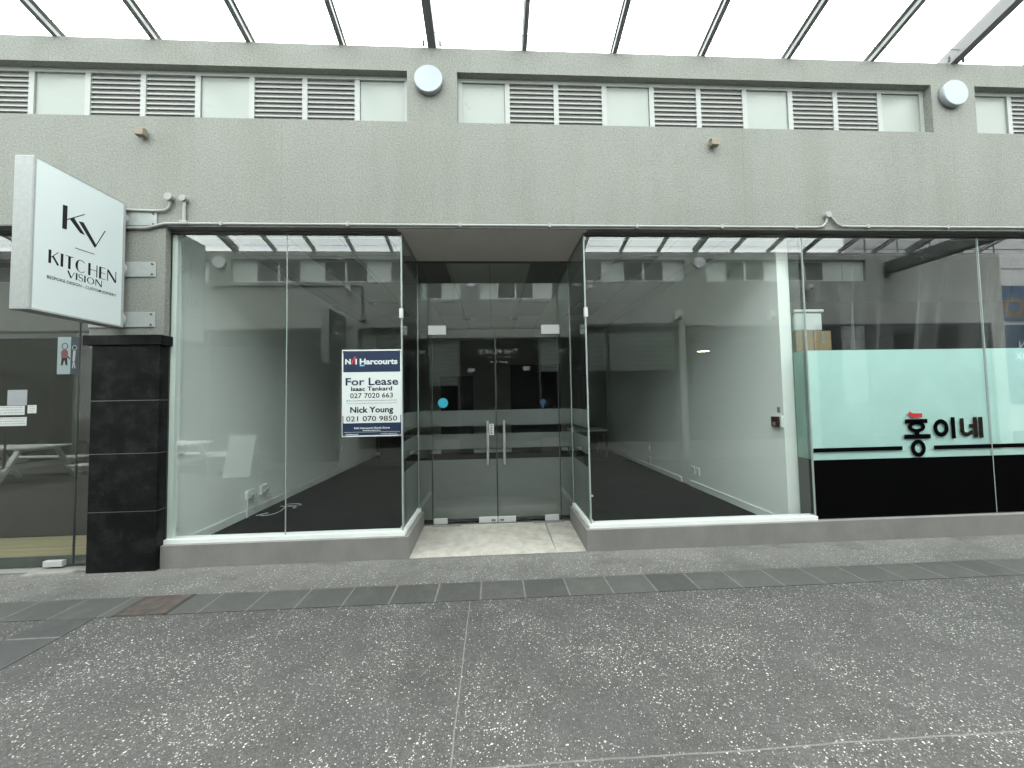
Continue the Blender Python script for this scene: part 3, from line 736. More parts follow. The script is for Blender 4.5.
for x, lab in ((-6.35, 'round wall light on the opposite wall, reflected in the left shop window'), (-0.57, 'round wall light on the opposite wall, reflected in the entrance glass'), (5.2, 'round wall light on the opposite wall, reflected in the right shop window')):
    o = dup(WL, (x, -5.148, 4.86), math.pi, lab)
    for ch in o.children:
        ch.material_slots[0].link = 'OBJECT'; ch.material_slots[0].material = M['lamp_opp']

# ------------------------------------------------------------------ conduits and small boxes on the facade
c = MB(); zc0 = 3.272
c.tube([(-3.02, -0.10, zc0 - .0), (-2.9, -0.10, zc0), (3.42, -0.10, zc0), (3.50, -0.10, zc0 + .01), (3.545, -0.10, zc0 + .06), (3.555, -0.10, 3.39)], 0.0125)
cd = c.build('conduit', M['conduit']); tag(cd, 'long painted conduit running along the wall above the shopfront glass', 'conduit')
m = MB()
for x in (-2.6, -1.4, -0.3, 0.6, 1.5, 2.4, 3.2): m.box(x - .012, x + .012, -0.115, -0.081, zc0 - .02, zc0 + .022, .003)
m.build('saddle', M['conduit'], cd)
m = MB(); m.cyl((3.555, -0.125, 3.405), (3.555, -0.08, 3.405), 0.032, n=20); m.build('junction_box', M['conduit'], cd)
c = MB(); c.tube([(3.575, -0.10, 3.41), (3.60, -0.10, 3.38), (3.66, -0.10, 3.31), (3.71, -0.10, 3.285), (3.85, -0.10, zc0 + .01), (13.9, -0.10, zc0 + .01)], 0.0125)
cd = c.build('conduit', M['conduit']); tag(cd, 'painted conduit dropping from a round box and running right above the eatery', 'conduit')
m = MB()
for x in (4.0, 4.9, 5.8): m.box(x - .012, x + .012, -0.115, -0.081, zc0 - .01, zc0 + .032, .003)
m.build('saddle', M['conduit'], cd)
c = MB(); c.tube([(-3.58, -0.10, 3.405), (-3.2, -0.10, 3.395), (-3.12, -0.10, 3.40), (-3.085, -0.10, 3.43), (-3.075, -0.10, 3.49)], 0.013)
cd = c.build('conduit', M['conduit']); tag(cd, 'short bent conduit feeding the white projecting sign', 'conduit')
m = MB(); m.cyl((-3.075, -0.135, 3.525), (-3.075, -0.08, 3.525), 0.036, n=20); m.build('junction_box', M['conduit'], cd)
c = MB(); c.tube([(-2.945, -0.10, 3.29), (-2.945, -0.10, 3.49)], 0.014); c.tube([(-3.6, -0.10, 3.225), (-3.28, -0.10, 3.228), (-3.2, -0.10, 3.25), (-3.12, -0.10, 3.27), (-3.02, -0.10, zc0), (-2.9, -0.10, zc0)], 0.0135)
cd = c.build('conduit', M['conduit']); tag(cd, 'upright conduit stub with a round cap beside the projecting sign', 'conduit')
m = MB(); m.cyl((-2.945, -0.13, 3.515), (-2.945, -0.08, 3.515), 0.031, n=20); m.build('end_cap', M['conduit'], cd)
m = MB(); m.box(-2.98, -2.91, -0.12, -0.081, 3.262, 3.30, .003); m.build('junction_box', M['conduit'], cd)
M['beige'] = plain('aged beige plastic', (0.2056, 0.1744, 0.1246), 0.6, var=0.1)
def sensor(x, lab):
    o = thing('wall_sensor', lab, 'sensor', (x, YF, 4.14))
    m = MB(); m.box(x - .045, x + .035, YF - .075, YF - .02, 4.115, 4.185, .006); m.build('housing', M['beige'], o)
    m = MB(); m.cyl((x - .012, YF - .02, 4.16), (x - .012, YF, 4.165), 0.02, n=14); m.box(x - .05, x + .03, YF - .06, YF - .018, 4.185, 4.193, .002); m.build('bracket', M['timber_grey'], o)
sensor(-3.33, 'small beige sensor box on the wall above the projecting sign'); sensor(2.35, 'small beige sensor box on the wall above the right shop window')

# ------------------------------------------------------------------ projecting sign
SX = -3.45
sg = thing('projecting_sign', 'white projecting box sign lettered KITCHEN VISION on the pier', 'sign', (-3.535, -0.1, 2.26))
MB().box(-3.588, SX, -0.838, -0.135, 2.262, 3.445, 0.006).build('box', M['sign_edge'], sg)
for xa, xb in ((SX + .0005, SX + .0035), (-3.5915, -3.5885)): MB().box(xa, xb, -0.8215, -0.1565, 2.2755, 3.4315).build('face', M['sign_white'], sg)
fr = MB()
for xa, xb in ((SX + .0005, SX + .005),):
    fr.box(xa, xb, -0.836, -0.822, 2.264, 3.443); fr.box(xa, xb, -0.156, -0.135, 2.262, 3.445); fr.box(xa, xb, -0.822, -0.156, 2.262, 2.275); fr.box(xa, xb, -0.822, -0.156, 3.432, 3.445)
fr.build('rim', M['sign_edge'], sg)
for z in (3.32, 2.83, 2.345):
    br = MB(); br.box(-3.80, -3.205, YF - .012, YF - .0005, z - .073, z + .073, .003)
    br.cyl((-3.535, -0.136, z), (-3.535, YF - .01, z), 0.05, n=24)
    br.lathe((-3.535, -0.092, z), (0, -1, 0), [(0.075, 0), (0.07, .02), (0.05, .03)], 24)
    brk = br.build('wall_bracket', M['sign_edge'], sg)
    for dz in (-.05, .05):
        MB().cyl((-3.235, YF - .018, z + dz), (-3.235, YF - .010, z + dz), 0.009, n=8).build('bolt', M['bolt'], brk)
F = EAST(SX + .0035, 0, 0); k_ = 3.45 / 3.6
def sy(y): return -3.75 + (y + 3.75) * k_
def sz(z): return 1.52 + (z - 1.52) * k_
L = MB()
P2 = lambda y, z: (sy(y), sz(z))
def spoly(pts): L.prism(F, [P2(*p) for p in pts], 0, 0.0015)
# monogram: heavy K stem, thin arm, heavy leg; heavy V stroke, thin arm; dash
spoly([(-0.508, 3.030), (-0.475, 3.036), (-0.475, 3.240), (-0.508, 3.234)])
spoly([(-0.475, 3.118), (-0.475, 3.126), (-0.342, 3.238), (-0.342, 3.230)])
spoly([(-0.455, 3.137), (-0.425, 3.163), (-0.335, 3.052), (-0.372, 3.052)])
spoly([(-0.388, 3.150), (-0.350, 3.158), (-0.236, 2.995), (-0.252, 2.970)])
spoly([(-0.255, 2.973), (-0.243, 2.985), (-0.163, 3.166), (-0.170, 3.166)])
spoly([(-0.407, 2.902), (-0.252, 2.908), (-0.252, 2.913), (-0.407, 2.907)])
def letters(word, y0, y1, z0, z1, heavy, thin):
    """flared high contrast capitals"""
    adv = {'K': .8, 'I': .32, 'T': .7, 'C': .95, 'H': .85, 'E': .68, 'N': .9, 'V': .85, 'S': .6, 'O': 1.0}
    tot = sum(adv[c] for c in word); u = (y1 - y0) / tot; h = z1 - z0; x = y0
    for c in word:
        wd = adv[c] * u; a, b = x + .08 * u, x + wd - .08 * u; m_ = (a + b) / 2
        def S(p, q, w0): stroke(L, F, p, q, w0)
        if c == 'K': S((a + heavy / 2, z0), (a + heavy / 2, z1), heavy); S((a + heavy, z0 + h * .45), (b - .02 * u, z1), thin); S((a + heavy * 1.6, z0 + h * .6), (b, z0), heavy * .8)
        if c == 'I': S((m_, z0), (m_, z1), heavy)
        if c == 'T': S((m_, z0), (m_, z1), heavy); S((a, z1 - thin / 2), (b, z1 - thin / 2), thin)
        if c == 'H': S((a + heavy / 2, z0), (a + heavy / 2, z1), heavy); S((b - thin / 2, z0), (b - thin / 2, z1), thin * 1.6); S((a, z0 + h * .52), (b, z0 + h * .52), thin)
        if c == 'E':
            S((a + heavy / 2, z0), (a + heavy / 2, z1), heavy)
            for zz in (z0 + thin / 2, z0 + h * .52, z1 - thin / 2): S((a, zz), (b, zz), thin)
        if c == 'N': S((a + thin / 2, z0), (a + thin / 2, z1), thin * 1.4); S((b - thin / 2, z0), (b - thin / 2, z1), thin * 1.4); S((a + thin, z1 - heavy * .4), (b - thin, z0 + heavy * .4), heavy)
        if c == 'V': S((a, z1), (m_, z0 + thin), heavy); S((m_, z0 + thin), (b, z1), thin)
        if c == 'O': L.ring(F, m_, z0 + h / 2, (b - a) / 2, h / 2, (b - a) / 2 - heavy * .75, h / 2 - thin, 0, .0015)
        if c == 'C':
            n = 26; rx, rz = (b - a) / 2, h / 2; prev = None
            for i in range(n + 1):
                t = R(45) + R(270) * i / n; wt = thin + (heavy - thin) * max(0, -math.cos(t)) ** 1.2
                p = ((m_ + rx * math.cos(t), z0 + h / 2 + rz * math.sin(t)), (m_ + (rx - wt) * math.cos(t), z0 + h / 2 + (rz - max(thin, wt * .4)) * math.sin(t)))
                if prev: L.prism(F, [prev[0], p[0], p[1], prev[1]], 0, .0015)
                prev = p
        if c == 'S':
            rz = h / 4; rx = (b - a) / 2; prev = None
            for i in range(31):
                q = i / 30
                if q < .5: t = R(20) + R(250) * (q / .5); cx, cz = m_, z0 + h * .75
                else: t = R(90) - R(250) * ((q - .5) / .5); cx, cz = m_, z0 + h * .25
                wt = thin + (heavy * .8 - thin) * max(0, 1 - abs(q - .5) * 3.4)
                p = (cx + rx * math.cos(t), cz + rz * math.sin(t))
                if prev and (Vector(p) - Vector(prev)).length > 1e-5: S(prev, p, wt)
                prev = p
        x += wd
letters('KITCHEN', sy(-0.605), sy(-0.048), sz(2.705), sz(2.815), 0.017, 0.0042)
letters('VISION', sy(-0.462), sy(-0.178), sz(2.628), sz(2.688), 0.010, 0.0032)
text_mb(L, F, 'BESPOKE DESIGN - CUSTOM JOINERY', sy(-0.603), sy(-0.05), sz(2.576), sz(2.601), 0.008)
L.build('lettering', M['ink'], sg)

# ------------------------------------------------------------------ lease board on the window
lb = thing('lease_board', 'white and navy FOR LEASE board fixed to the left window glass', 'sign', (-1.2, -0.02, 1.18))
X0, X1, Z0, Z1 = -1.492, -0.908, 1.182, 2.046
MB().box(X0, X1, -0.008, -0.001, Z0, Z1).build('board', M['paper'], lb)
FL = FRONT(0, -0.008, 0)
def dashes(m, a, b, c, d, lift):
    x = a
    while x < b - .004:
        l = random.uniform(.004, .016); lrect(m, x, min(x + l, b), c, d - random.choice((0, .002)), lift); x += l + .0035
def lrect(m, a, b, c, d, lift=0.0): m.prism(FL, [(a, c), (b, c), (b, d), (a, d)], lift, lift + .001)
m = MB(); lrect(m, X0 + .014, X1 - .014, 1.822, Z1 - .014); m.build('header_band', M['navy'], lb)
m = MB(); lrect(m, X0 + .014, X1 - .014, Z0 + .014, 1.316)
lrect(m, X0 + .006, X0 + .014, Z0 + .014, 1.39); lrect(m, X1 - .014, X1 - .006, Z0 + .014, 1.39); m.build('footer_band', M['navy'], lb)
m = MB(); text_mb(m, FL, 'N', -1.460, -1.405, 1.902, 1.952, .04, lift=.001); text_mb(m, FL, 'I', -1.358, -1.346, 1.902, 1.952, .05, lift=.001); text_mb(m, FL, 'Harcourts', -1.318, -0.948, 1.900, 1.954, .035, lift=.001)
text_mb(m, FL, 'NAI Harcourts North Shore', -1.372, -1.028, 1.258, 1.276, .03, lift=.001)
dashes(m, -1.288, -1.112, 1.238, 1.246, .001); lrect(m, X0 + .02, X1 - .02, 1.226, 1.2285, .001)
dashes(m, -1.452, -1.335, 1.203, 1.211, .001); dashes(m, -1.115, -0.95, 1.206, 1.213, .001)
m.build('white_lettering', M['paper'], lb)
m = MB(); m.prism(FL, [(-1.405, 1.900), (-1.390, 1.900), (-1.372, 1.962), (-1.366, 1.900), (-1.353, 1.900), (-1.360, 1.982), (-1.374, 1.975)], .001, .002); m.build('red_emblem', M['red_print'], lb)
m = MB(); lrect(m, -1.318, -1.272, 1.880, 1.893, .001); m.build('blue_underline', M['sky_print'], lb)
m = MB(); text_mb(m, FL, 'For Lease', -1.456, -0.942, 1.692, 1.764, .018); m.build('headline', M['navy'], lb)
m = MB(); text_mb(m, FL, 'Isaac Tankard', -1.402, -1.002, 1.636, 1.676, .02); text_mb(m, FL, 'Nick Young', -1.412, -0.992, 1.420, 1.476, .025)
text_mb(m, FL, '027 7020 663', -1.412, -0.995, 1.565, 1.612, .005); text_mb(m, FL, '021 070 9850', -1.450, -0.955, 1.335, 1.385, .005); m.build('black_lettering', M['ink'], lb)
m = MB(); dashes(m, -1.425, -0.955, 1.533, 1.543, 0); dashes(m, -1.448, -0.955, 1.508, 1.515, 0)
m.build('grey_lettering', M['grey_print'], lb)
m = MB(); m.prism(FL, [(-1.448, 1.53), (-1.432, 1.53), (-1.432, 1.546), (-1.448, 1.546)], 0, .001); m.build('contact_icon', M['sky_print'], lb)
m = MB()
for x in (X0 + .022, X1 - .022):
    for z in (Z0 + .022, Z1 - .022): m.cyl((x, -0.016, z), (x, -0.008, z), 0.012, n=14)
m.build('screw', M['bolt'], lb)

# ------------------------------------------------------------------ eatery film sign
fs = thing('window_film', 'mint window film with black base and Korean lettering on the eatery glass', 'window film', (5, 0.014, 0.22))
MB().box(3.356, 5.371, T + .003, T + .0045, 0.975, 1.985).build('mint_film', M['mint'], fs); MB().box(5.379, 8.99, T + .003, T + .0045, 0.975, 1.985).build('mint_film', M['mint'], fs)
MB().box(3.356, 5.371, T + .003, T + .0045, 0.822, 0.975).build('mint_film', M['mint'], fs); MB().box(5.379, 8.99, T + .003, T + .0045, 0.822, 0.975).build('mint_film', M['mint'], fs)
MB().box(3.356, 5.371, -.0025, -.001, 0.218, 0.822).build('black_film', M['vinyl_black'], fs); MB().box(5.379, 8.99, -.0025, -.001, 0.218, 0.822).build('black_film', M['vinyl_black'], fs)
MB().box(3.355, 3.3565, 0.02, 0.195, 0.83, 1.985).build('return_film', M['mint_thin'], fs); MB().box(3.355, 3.3565, 0.02, 0.195, 0.216, 0.83).build('return_film', M['vinyl_black'], fs)
FS = FRONT(0, -0.0005, 0)
def frect(m, a, b, c, d): m.prism(FS, [(a, c), (b, c), (b, d), (a, d)], 0, .0012)
m = MB()
frect(m, 3.356, 4.350, 0.906, 0.948); frect(m, 4.708, 5.371, 0.904, 0.946); frect(m, 5.379, 9, 0.904, 0.946); m.build('stripe', M['vinyl_black'], fs)
m = MB(); frect(m, 4.396, 4.652, 1.186, 1.232); m.ring(FS, 4.525, 1.150, 0.098, 0.060, 0.052, 0.024, 0, .0012)
frect(m, 4.496, 4.552, 1.066, 1.096); frect(m, 4.378, 4.680, 1.022, 1.070); m.ring(FS, 4.530, 0.922, 0.084, 0.092, 0.040, 0.048, 0, .0012)
m.ring(FS, 4.803, 1.131, 0.086, 0.094, 0.042, 0.048, 0, .0012); frect(m, 4.920, 4.966, 1.016, 1.244)
m.build('lettering', M['vinyl_black'], fs)
m = MB(); frect(m, 5.024, 5.068, 1.085, 1.230)
n = 12
prev = None
for i in range(n + 1):
    t = R(180) + R(100) * i / n; p = ((5.099 + .075 * math.cos(t), 1.098 + .062 * math.sin(t)), (5.099 + .032 * math.cos(t), 1.098 + .020 * math.sin(t)))
    if prev: m.prism(FS, [prev[0], p[0], p[1], prev[1]], 0, .0012)
    prev = p
m.prism(FS, [(5.105, 1.036), (5.166, 1.060), (5.166, 1.108), (5.105, 1.079)], 0, .0012)
frect(m, 5.128, 5.180, 1.126, 1.166); frect(m, 5.176, 5.222, 1.018, 1.240); frect(m, 5.238, 5.286, 1.016, 1.240); m.build('brown_lettering', M['vinyl_brown'], fs)
m = MB(); m.prism(FS, [(4.436, 1.290), (4.456, 1.312), (4.490, 1.294), (4.597, 1.292), (4.597, 1.250), (4.490, 1.250), (4.452, 1.264)], 0, .0012); m.build('red_stroke', M['vinyl_red'], fs)
# goods stacked behind the glass on a ledge
lg = MB(); lg.box(3.38, 4.6, 0.16, 0.62, 1.90, 1.93); lg.box(3.38, 3.42, 0.2, 0.6, 0.05, 1.90); lg.box(4.56, 4.6, 0.2, 0.6, 0.05, 1.90)
tag(lg.build('display_ledge', M['dark']), 'dark display ledge behind the mint window film', 'ledge')
def carton(x0, x1, lab):
    o = thing('cardboard_carton', lab, 'box', ((x0 + x1) / 2, 0.40, 1.93), 0, 'cartons on the display ledge')
    MB().box(x0, x1, 0.24, 0.56, 1.93, 2.235, .004).build('box', M['card'], o)
    m = MB(); m.box(x0 + .002, x1 - .002, 0.385, 0.415, 2.235, 2.2365); m.box((x0 + x1) / 2 - .02, (x0 + x1) / 2 + .02, 0.238, 0.2395, 2.10, 2.235); m.build('tape', M['timber_grey'], o)
carton(3.435, 3.645, 'brown cardboard carton at the party wall, beneath the white tub'); carton(3.652, 3.855, 'brown cardboard carton, right one of the pair beneath the white tub')
tb = thing('storage_tub', 'white plastic storage tub on top of the cardboard cartons', 'tub', (3.61, 0.4, 2.237))
MB().box(3.44, 3.77, 0.25, 0.55, 2.238, 2.45, .02).build('tub_body', M['tub'], tb); MB().box(3.425, 3.785, 0.235, 0.565, 2.45, 2.485, .012).build('lid', M['tub'], tb)
# plastic sheeting curtain
m = MB(); nx, nz_ = 260, 14; vs = []
rnd = [random.uniform(0, 6.28) for _ in range(6)]
for j in range(nz_ + 1):
    q = j / nz_
    for i in range(nx + 1):
        x = 3.75 + (8.4 - 3.75) * i / nx
        amp = .05 + .06 * (1 - q)
        sk_ = x + (1 - q) * .55 * (0.5 + 0.5 * math.sin(x * 1.3 + rnd[5]))
        y = 0.75 + amp * (math.sin(sk_ * 6 + rnd[0]) + .5 * math.sin(sk_ * 13 + rnd[1] + q * 1.2) + .22 * math.sin(sk_ * 27 + rnd[2]))
        vs.append((x, y, 1.2 + 2.1 * q))
m.add(vs, [(j * (nx + 1) + i, j * (nx + 1) + i + 1, (j + 1) * (nx + 1) + i + 1, (j + 1) * (nx + 1) + i) for j in range(nz_) for i in range(nx)], True)
cu = m.build('plastic_curtain', M['sheet']); tag(cu, 'clear plastic sheet curtain hanging in folds above the mint film', 'curtain')
MB().cyl((3.5, 0.75, 3.32), (8.5, 0.75, 3.32), 0.012, n=10).build('rail', M['steel_grey'], cu)

# ------------------------------------------------------------------ fittings inside the empty shop
def on_left(y, z): return (y, z)
FLW = EAST(XL, 0, 0)
def plate(name, label, cat, frame, a, b, c, d, t=.012, mat='white_trim', group=None):
    m = MB(); o, u, v_, n_ = frame
    m.prism(frame, [(a, c), (b, c), (b, d), (a, d)], 0.0005, t)
    return tag(m.build(name, M[mat]), label, cat, group)
tr = thing('cable_trunking', 'white cable trunking with a switch box on the left interior wall', 'trunking', (XL, 0.24, 0.3))
MB().box(XL + .0005, XL + .02, 0.215, 0.24, 0.28, 1.04).build('trunk', M['white_trim'], tr); MB().box(XL + .0005, XL + .02, 0.222, 0.247, 1.16, 3.25).build('trunk', M['white_trim'], tr)
MB().box(XL + .0005, XL + .055, 0.195, 0.262, 1.04, 1.16, .006).build('switch_box', M['white_trim'], tr)
def outlet(y, label, cable):
    o = thing('power_outlet', label, 'power outlet', (XL, y, 0.33))
    MB().box(XL + .0005, XL + .035, y - .075, y + .075, 0.28, 0.40, .006).build('plate', M['white_trim'], o)
    m = MB(); m.box(XL + .035, XL + .075, y - .045, y - .01, 0.30, 0.345, .005); m.box(XL + .035, XL + .07, y + .02, y + .05, 0.31, 0.36, .005); m.build('plug', M['tub'], o)
    m = MB()
    for k, (p, q) in enumerate(cable):
        m.tube([(XL + .06, y + p, 0.30), (XL + .09, y + p + .02, 0.20), (XL + .05, y + (p + q) / 2, 0.12), (XL + .08, y + q, 0.19)], .004, 6)
    m.build('cable', M['lead'], o)
outlet(1.33, 'white wall outlet with plugs near the window, fed by a conduit from the floor', [(-.03, .10), (.03, .16)])
outlet(1.62, 'white wall outlet with plugs, second from the window on the left wall', [(-.03, .08), (.04, .14)])
MB_ = MB().box(XL + .0145, XL + .03, 1.265, 1.285, 0.06, 0.28); tag(MB_.build('cable_duct', M['white_trim']), 'thin white duct rising from the skirting to the first outlet', 'duct')
m = MB(); pts = []
for i in range(46):
    t = i / 45; pts.append((-3.12 + .34 * t + .05 * math.sin(t * 17), 1.25 + .55 * t + .13 * math.sin(t * 11 + .6), 0.066))
m.tube(pts, .005, 6); m.tube([(-3.05, 1.75, .066), (-2.9, 1.72, .066), (-2.78, 1.80, .066), (-2.85, 1.86, .066), (-3.02, 1.84, .066)], .005, 6)
tag(m.build('loose_cable', M['lead']), 'loose white cable lying in loops on the dark carpet', 'cable')
plate('wall_socket', 'small white socket low on the left wall near the back', 'socket', FLW, 4.33, 4.45, 0.50, 0.60)
FRW = (Vector((XR, 0, 0)), Vector((0, -1, 0)), Vector((0, 0, 1)), Vector((-1, 0, 0)))
for a, z, lab in ((2.12, 0.33, 'white double socket on the right wall, nearer one of a close pair'), (1.98, 0.33, 'white double socket on the right wall, further one of a close pair')):
    plate('wall_socket', lab if a < 2.1 else lab, 'socket', FRW, -a - .045, -a + .045, z - .06, z + .06)
plate('wall_socket', 'lone white socket far along the right wall just over the skirting', 'socket', FRW, -3.84, -3.74, 0.16, 0.29)
plate('wall_socket', 'white blank plate above the lone socket on the right wall', 'socket', FRW, -3.82, -3.77, 0.42, 0.52)
cp = thing('fire_call_point', 'dark red fire call point on a white backing at the right window edge', 'alarm', (XR, 0.36, 1.2))
MB().box(XR - .022, XR - .0005, 0.205, 0.325, 1.155, 1.285, .004).build('backing', M['white_trim'], cp)
MB().box(XR - .055, XR - .022, 0.232, 0.325, 1.16, 1.275, .005).build('housing', M['callpoint'], cp)
m = MB(); m.box(XR - .058, XR - .055, 0.258, 0.298, 1.175, 1.215); m.build('button', M['grey_print'], cp)
cn_ = thing('wall_card', 'small printed card on the right wall above the call point', 'notice', (XR, 0.34, 1.35))
MB().box(XR - .003, XR - .0005, 0.245, 0.292, 1.315, 1.385).build('card', M['paper_note'], cn_)
m = MB()
for k in range(5): m.box(XR - .004, XR - .003, 0.250, 0.287, 1.325 + k * .011, 1.330 + k * .011)
m.build('print', M['ink'], cn_)
# desk at the back right
dk = thing('office_desk', 'pale topped desk at the back right of the empty shop', 'desk', (2.5, 5.7, 0.06))
MB().box(1.95, 2.85, 5.3, 6.2, 0.70, 0.73, .004).build('desk_top', M['white_trim'], dk)
for x, y in ((2.0, 5.36), (2.8, 5.36), (2.0, 6.14), (2.8, 6.14)): MB().cyl((x, y, 0.06), (x, y, 0.70), 0.02, n=12).build('leg', M['steel_grey'], dk)
bk = thing('low_cabinet', 'low dark cabinet against the back wall beside the left corner', 'cabinet', (-2.3, 6.2, 0.06))
MB().box(-2.9, -1.7, 5.9, 6.6, 0.06, 0.62, .005).build('carcass', M['dark'], bk); MB().box(-2.92, -1.68, 5.88, 6.62, 0.62, 0.65, .004).build('cabinet_top', M['back'], bk)
tag(MB().box(1.42, 1.46, 1.72, 1.75, 0.06, 0.085, .003).build('litter', M['paper_note']), 'tiny white scrap lying on the carpet in the right window', 'litter')

# ------------------------------------------------------------------ notices on the left shop
FN = FRONT(0, 0.0195, 0)
def note(x0, x1, z0, z1, lab, rows, mat='paper_note', red=False):
    o = thing('window_notice', lab, 'notice', ((x0 + x1) / 2, 0.018, z0))
    m = MB(); m.prism(FN, [(x0, z0), (x1, z0), (x1, z1), (x0, z1)], 0, .0015); m.build('sheet', M[mat], o)
    m = MB(); F2 = FRONT(0, 0.018, 0)
    for k in range(rows):
        z = z1 - (k + .75) * (z1 - z0) / (rows + .4); x = x0 + .012
        while x < x1 - .025:
            l = random.uniform(.008, .03); m.prism(F2, [(x, z), (min(x + l, x1 - .01), z), (min(x + l, x1 - .01), z + (z1 - z0) / rows * .35), (x, z + (z1 - z0) / rows * .35)], 0, .0006); x += l + .007
    m.build('print', M['grey_print'], o)
note(-4.69, -4.463, 1.462, 1.548, 'white handwritten notice on the left shop door, upper of the two long ones', 3)
note(-4.69, -4.442, 1.358, 1.440, 'white handwritten notice on the left shop door, lower of the two long ones', 3)
note(-4.436, -4.357, 1.475, 1.553, 'small square white notice on the left shop door', 3)
note(-4.62, -4.445, 1.552, 1.700, 'grey paper sheet on the left shop door above the white notices', 4, 'grey_print')
ts = thing('window_sticker', 'pale sticker of a child holding a hand in red jumper beside dark strip', 'sticker', (-4.08, 0.018, 1.83))
m = MB(); m.prism(FN, [(-4.185, 1.845), (-4.065, 1.845), (-4.065, 2.205), (-4.185, 2.205)], 0, .0015); m.build('sheet', M['sticker_pale'], ts)
m = MB(); m.prism(FN, [(-4.063, 1.845), (-3.995, 1.845), (-3.995, 2.205), (-4.063, 2.205)], 0, .0015); m.build('dark_strip', M['sticker_dark'], ts)
F2 = FRONT(0, 0.018, 0)
m = MB(); m.ring(F2, -4.118, 2.115, 0.028, 0.032, 0.022, 0.026, 0, .0008); m.prism(F2, [(-4.15, 1.93), (-4.135, 1.93), (-4.12, 1.985), (-4.105, 1.93), (-4.09, 1.93), (-4.095, 2.0), (-4.145, 2.0)], 0, .0008)
stroke(m, F2, (-4.10, 2.03), (-4.07, 1.99), .01, 0, .0008); m.build('figure_outline', M['ink'], ts)
m = MB(); m.prism(F2, [(-4.148, 2.0), (-4.092, 2.0), (-4.088, 2.06), (-4.105, 2.082), (-4.135, 2.082), (-4.152, 2.06)], 0, .0009); m.build('red_jumper', M['sticker_red'], ts)
m = MB(); m.ring(F2, -4.03, 2.10, 0.022, 0.026, 0.017, 0.021, 0, .0008); stroke(m, F2, (-4.03, 2.07), (-4.035, 1.97), .022, 0, .0008); stroke(m, F2, (-4.035, 1.97), (-4.045, 1.90), .009, 0, .0008); stroke(m, F2, (-4.035, 1.97), (-4.02, 1.90), .009, 0, .0008); m.build('small_figure', M['grey_print'], ts)
hb = MB(); hb.tube([(-4.72, -0.0, 1.35), (-4.70, -0.03, 1.34), (-4.695, -0.035, 1.30), (-4.695, -0.035, 0.98), (-4.70, -0.03, 0.95), (-4.72, 0.0, 0.94)], .009, 8)
tag(hb.build('door_handle_bar', M['bolt']), 'black pull handle on the left shop glass door', 'handle')
# doorstep bits
bs = MB(); bs.add([(-4.30, -0.14, 0.002), (-3.87, -0.10, 0.002), (-3.86, -0.045, 0.002), (-4.28, -0.06, 0.002), (-4.29, -0.135, 0.018), (-3.88, -0.095, 0.022), (-3.87, -0.05, 0.022), (-4.27, -0.065, 0.018)], [(0, 3, 2, 1), (4, 5, 6, 7), (0, 1, 5, 4), (1, 2, 6, 5), (2, 3, 7, 6), (3, 0, 4, 7)])
tag(bs.build('broken_board', M['timber_grey']), 'weathered pale board lying at the left shop threshold', 'board')
rc = thing('access_cover', 'rusty square access cover set in the grey paver band', 'cover', (-2.6, -0.72, 0.004))
MB().box(-2.765, -2.425, -0.855, -0.585, -0.01, 0.009, .002).build('lid', M['rust'], rc)
m = MB(); m.box(-2.785, -2.766, -0.859, -0.581, -0.01, 0.007); m.box(-2.424, -2.405, -0.859, -0.581, -0.01, 0.007); m.build('frame', M['rubber'], rc)

# ------------------------------------------------------------------ the opposite side of the arcade (seen in the glass)
YO_ = -5.15
op = thing('opposite_building', 'facing concrete arcade building with louvred band, reflected in the shop glass', 'building', (0, -6, 0))
OB = [(-12.0, -6.6), (-6.10, -0.865), (-0.34, 4.86), (5.41, 9.63)]
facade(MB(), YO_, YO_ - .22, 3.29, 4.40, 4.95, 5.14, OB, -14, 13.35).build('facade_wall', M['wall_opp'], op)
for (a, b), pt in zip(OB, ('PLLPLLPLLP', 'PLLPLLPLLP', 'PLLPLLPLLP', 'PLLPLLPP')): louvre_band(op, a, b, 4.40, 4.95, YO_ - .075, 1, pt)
pm = MB()
for a, b in ((-14, -13.6), (-3.60, -3.20), (4.65, 4.80), (7.9, 8.2), (13.0, 13.35)): pm.box(a, b, YO_, YO_ - .22, 0, 3.29)
pm.build('pier', M['wall_opp'], op)
pm = MB(); pm.box(-14, 13.3, YO_ - 3.6, YO_ - 3.5, 0, 3.4); pm.box(-14, 13.3, YO_ - 3.5, YO_ - .23, 3.4, 3.5); pm.box(-14.1, -14, YO_ - 3.5, YO_ - .2, 0, 3.4); pm.box(13.3, 13.35, YO_ - 3.5, YO_ - .23, 0, 3.4)
for x in (-3.4, 4.7): pm.box(x - .05, x + .05, YO_ - 3.5, YO_ - .23, 0, 3.4)
pm.build('unit_lining', M['dark_grey'], op)
pm = MB(); pm.box(-1.5, 4.6, YO_ - 2.9, YO_ - 2.8, 0, 2.9); pm.build('dark_partition', M['dark'], op)
om = MB(); om.box(-14, 13.3, YO_ - 3.5, YO_ - .1, -0.05, 0.03); struct('opposite_floor', om, M['dark_grey'])
m = MB(); m.box(-3.2, -0.95, YO_ - .08, YO_, 0, 0.42); m.box(1.35, 4.65, YO_ - .08, YO_, 0, 0.42); m.box(4.80, 7.9, YO_ - .08, YO_, 0, 0.42); m.box(-9.6, -3.6, YO_ - .08, YO_, 0, 0.15); m.build('sill', M['sill'], op)
m = MB()
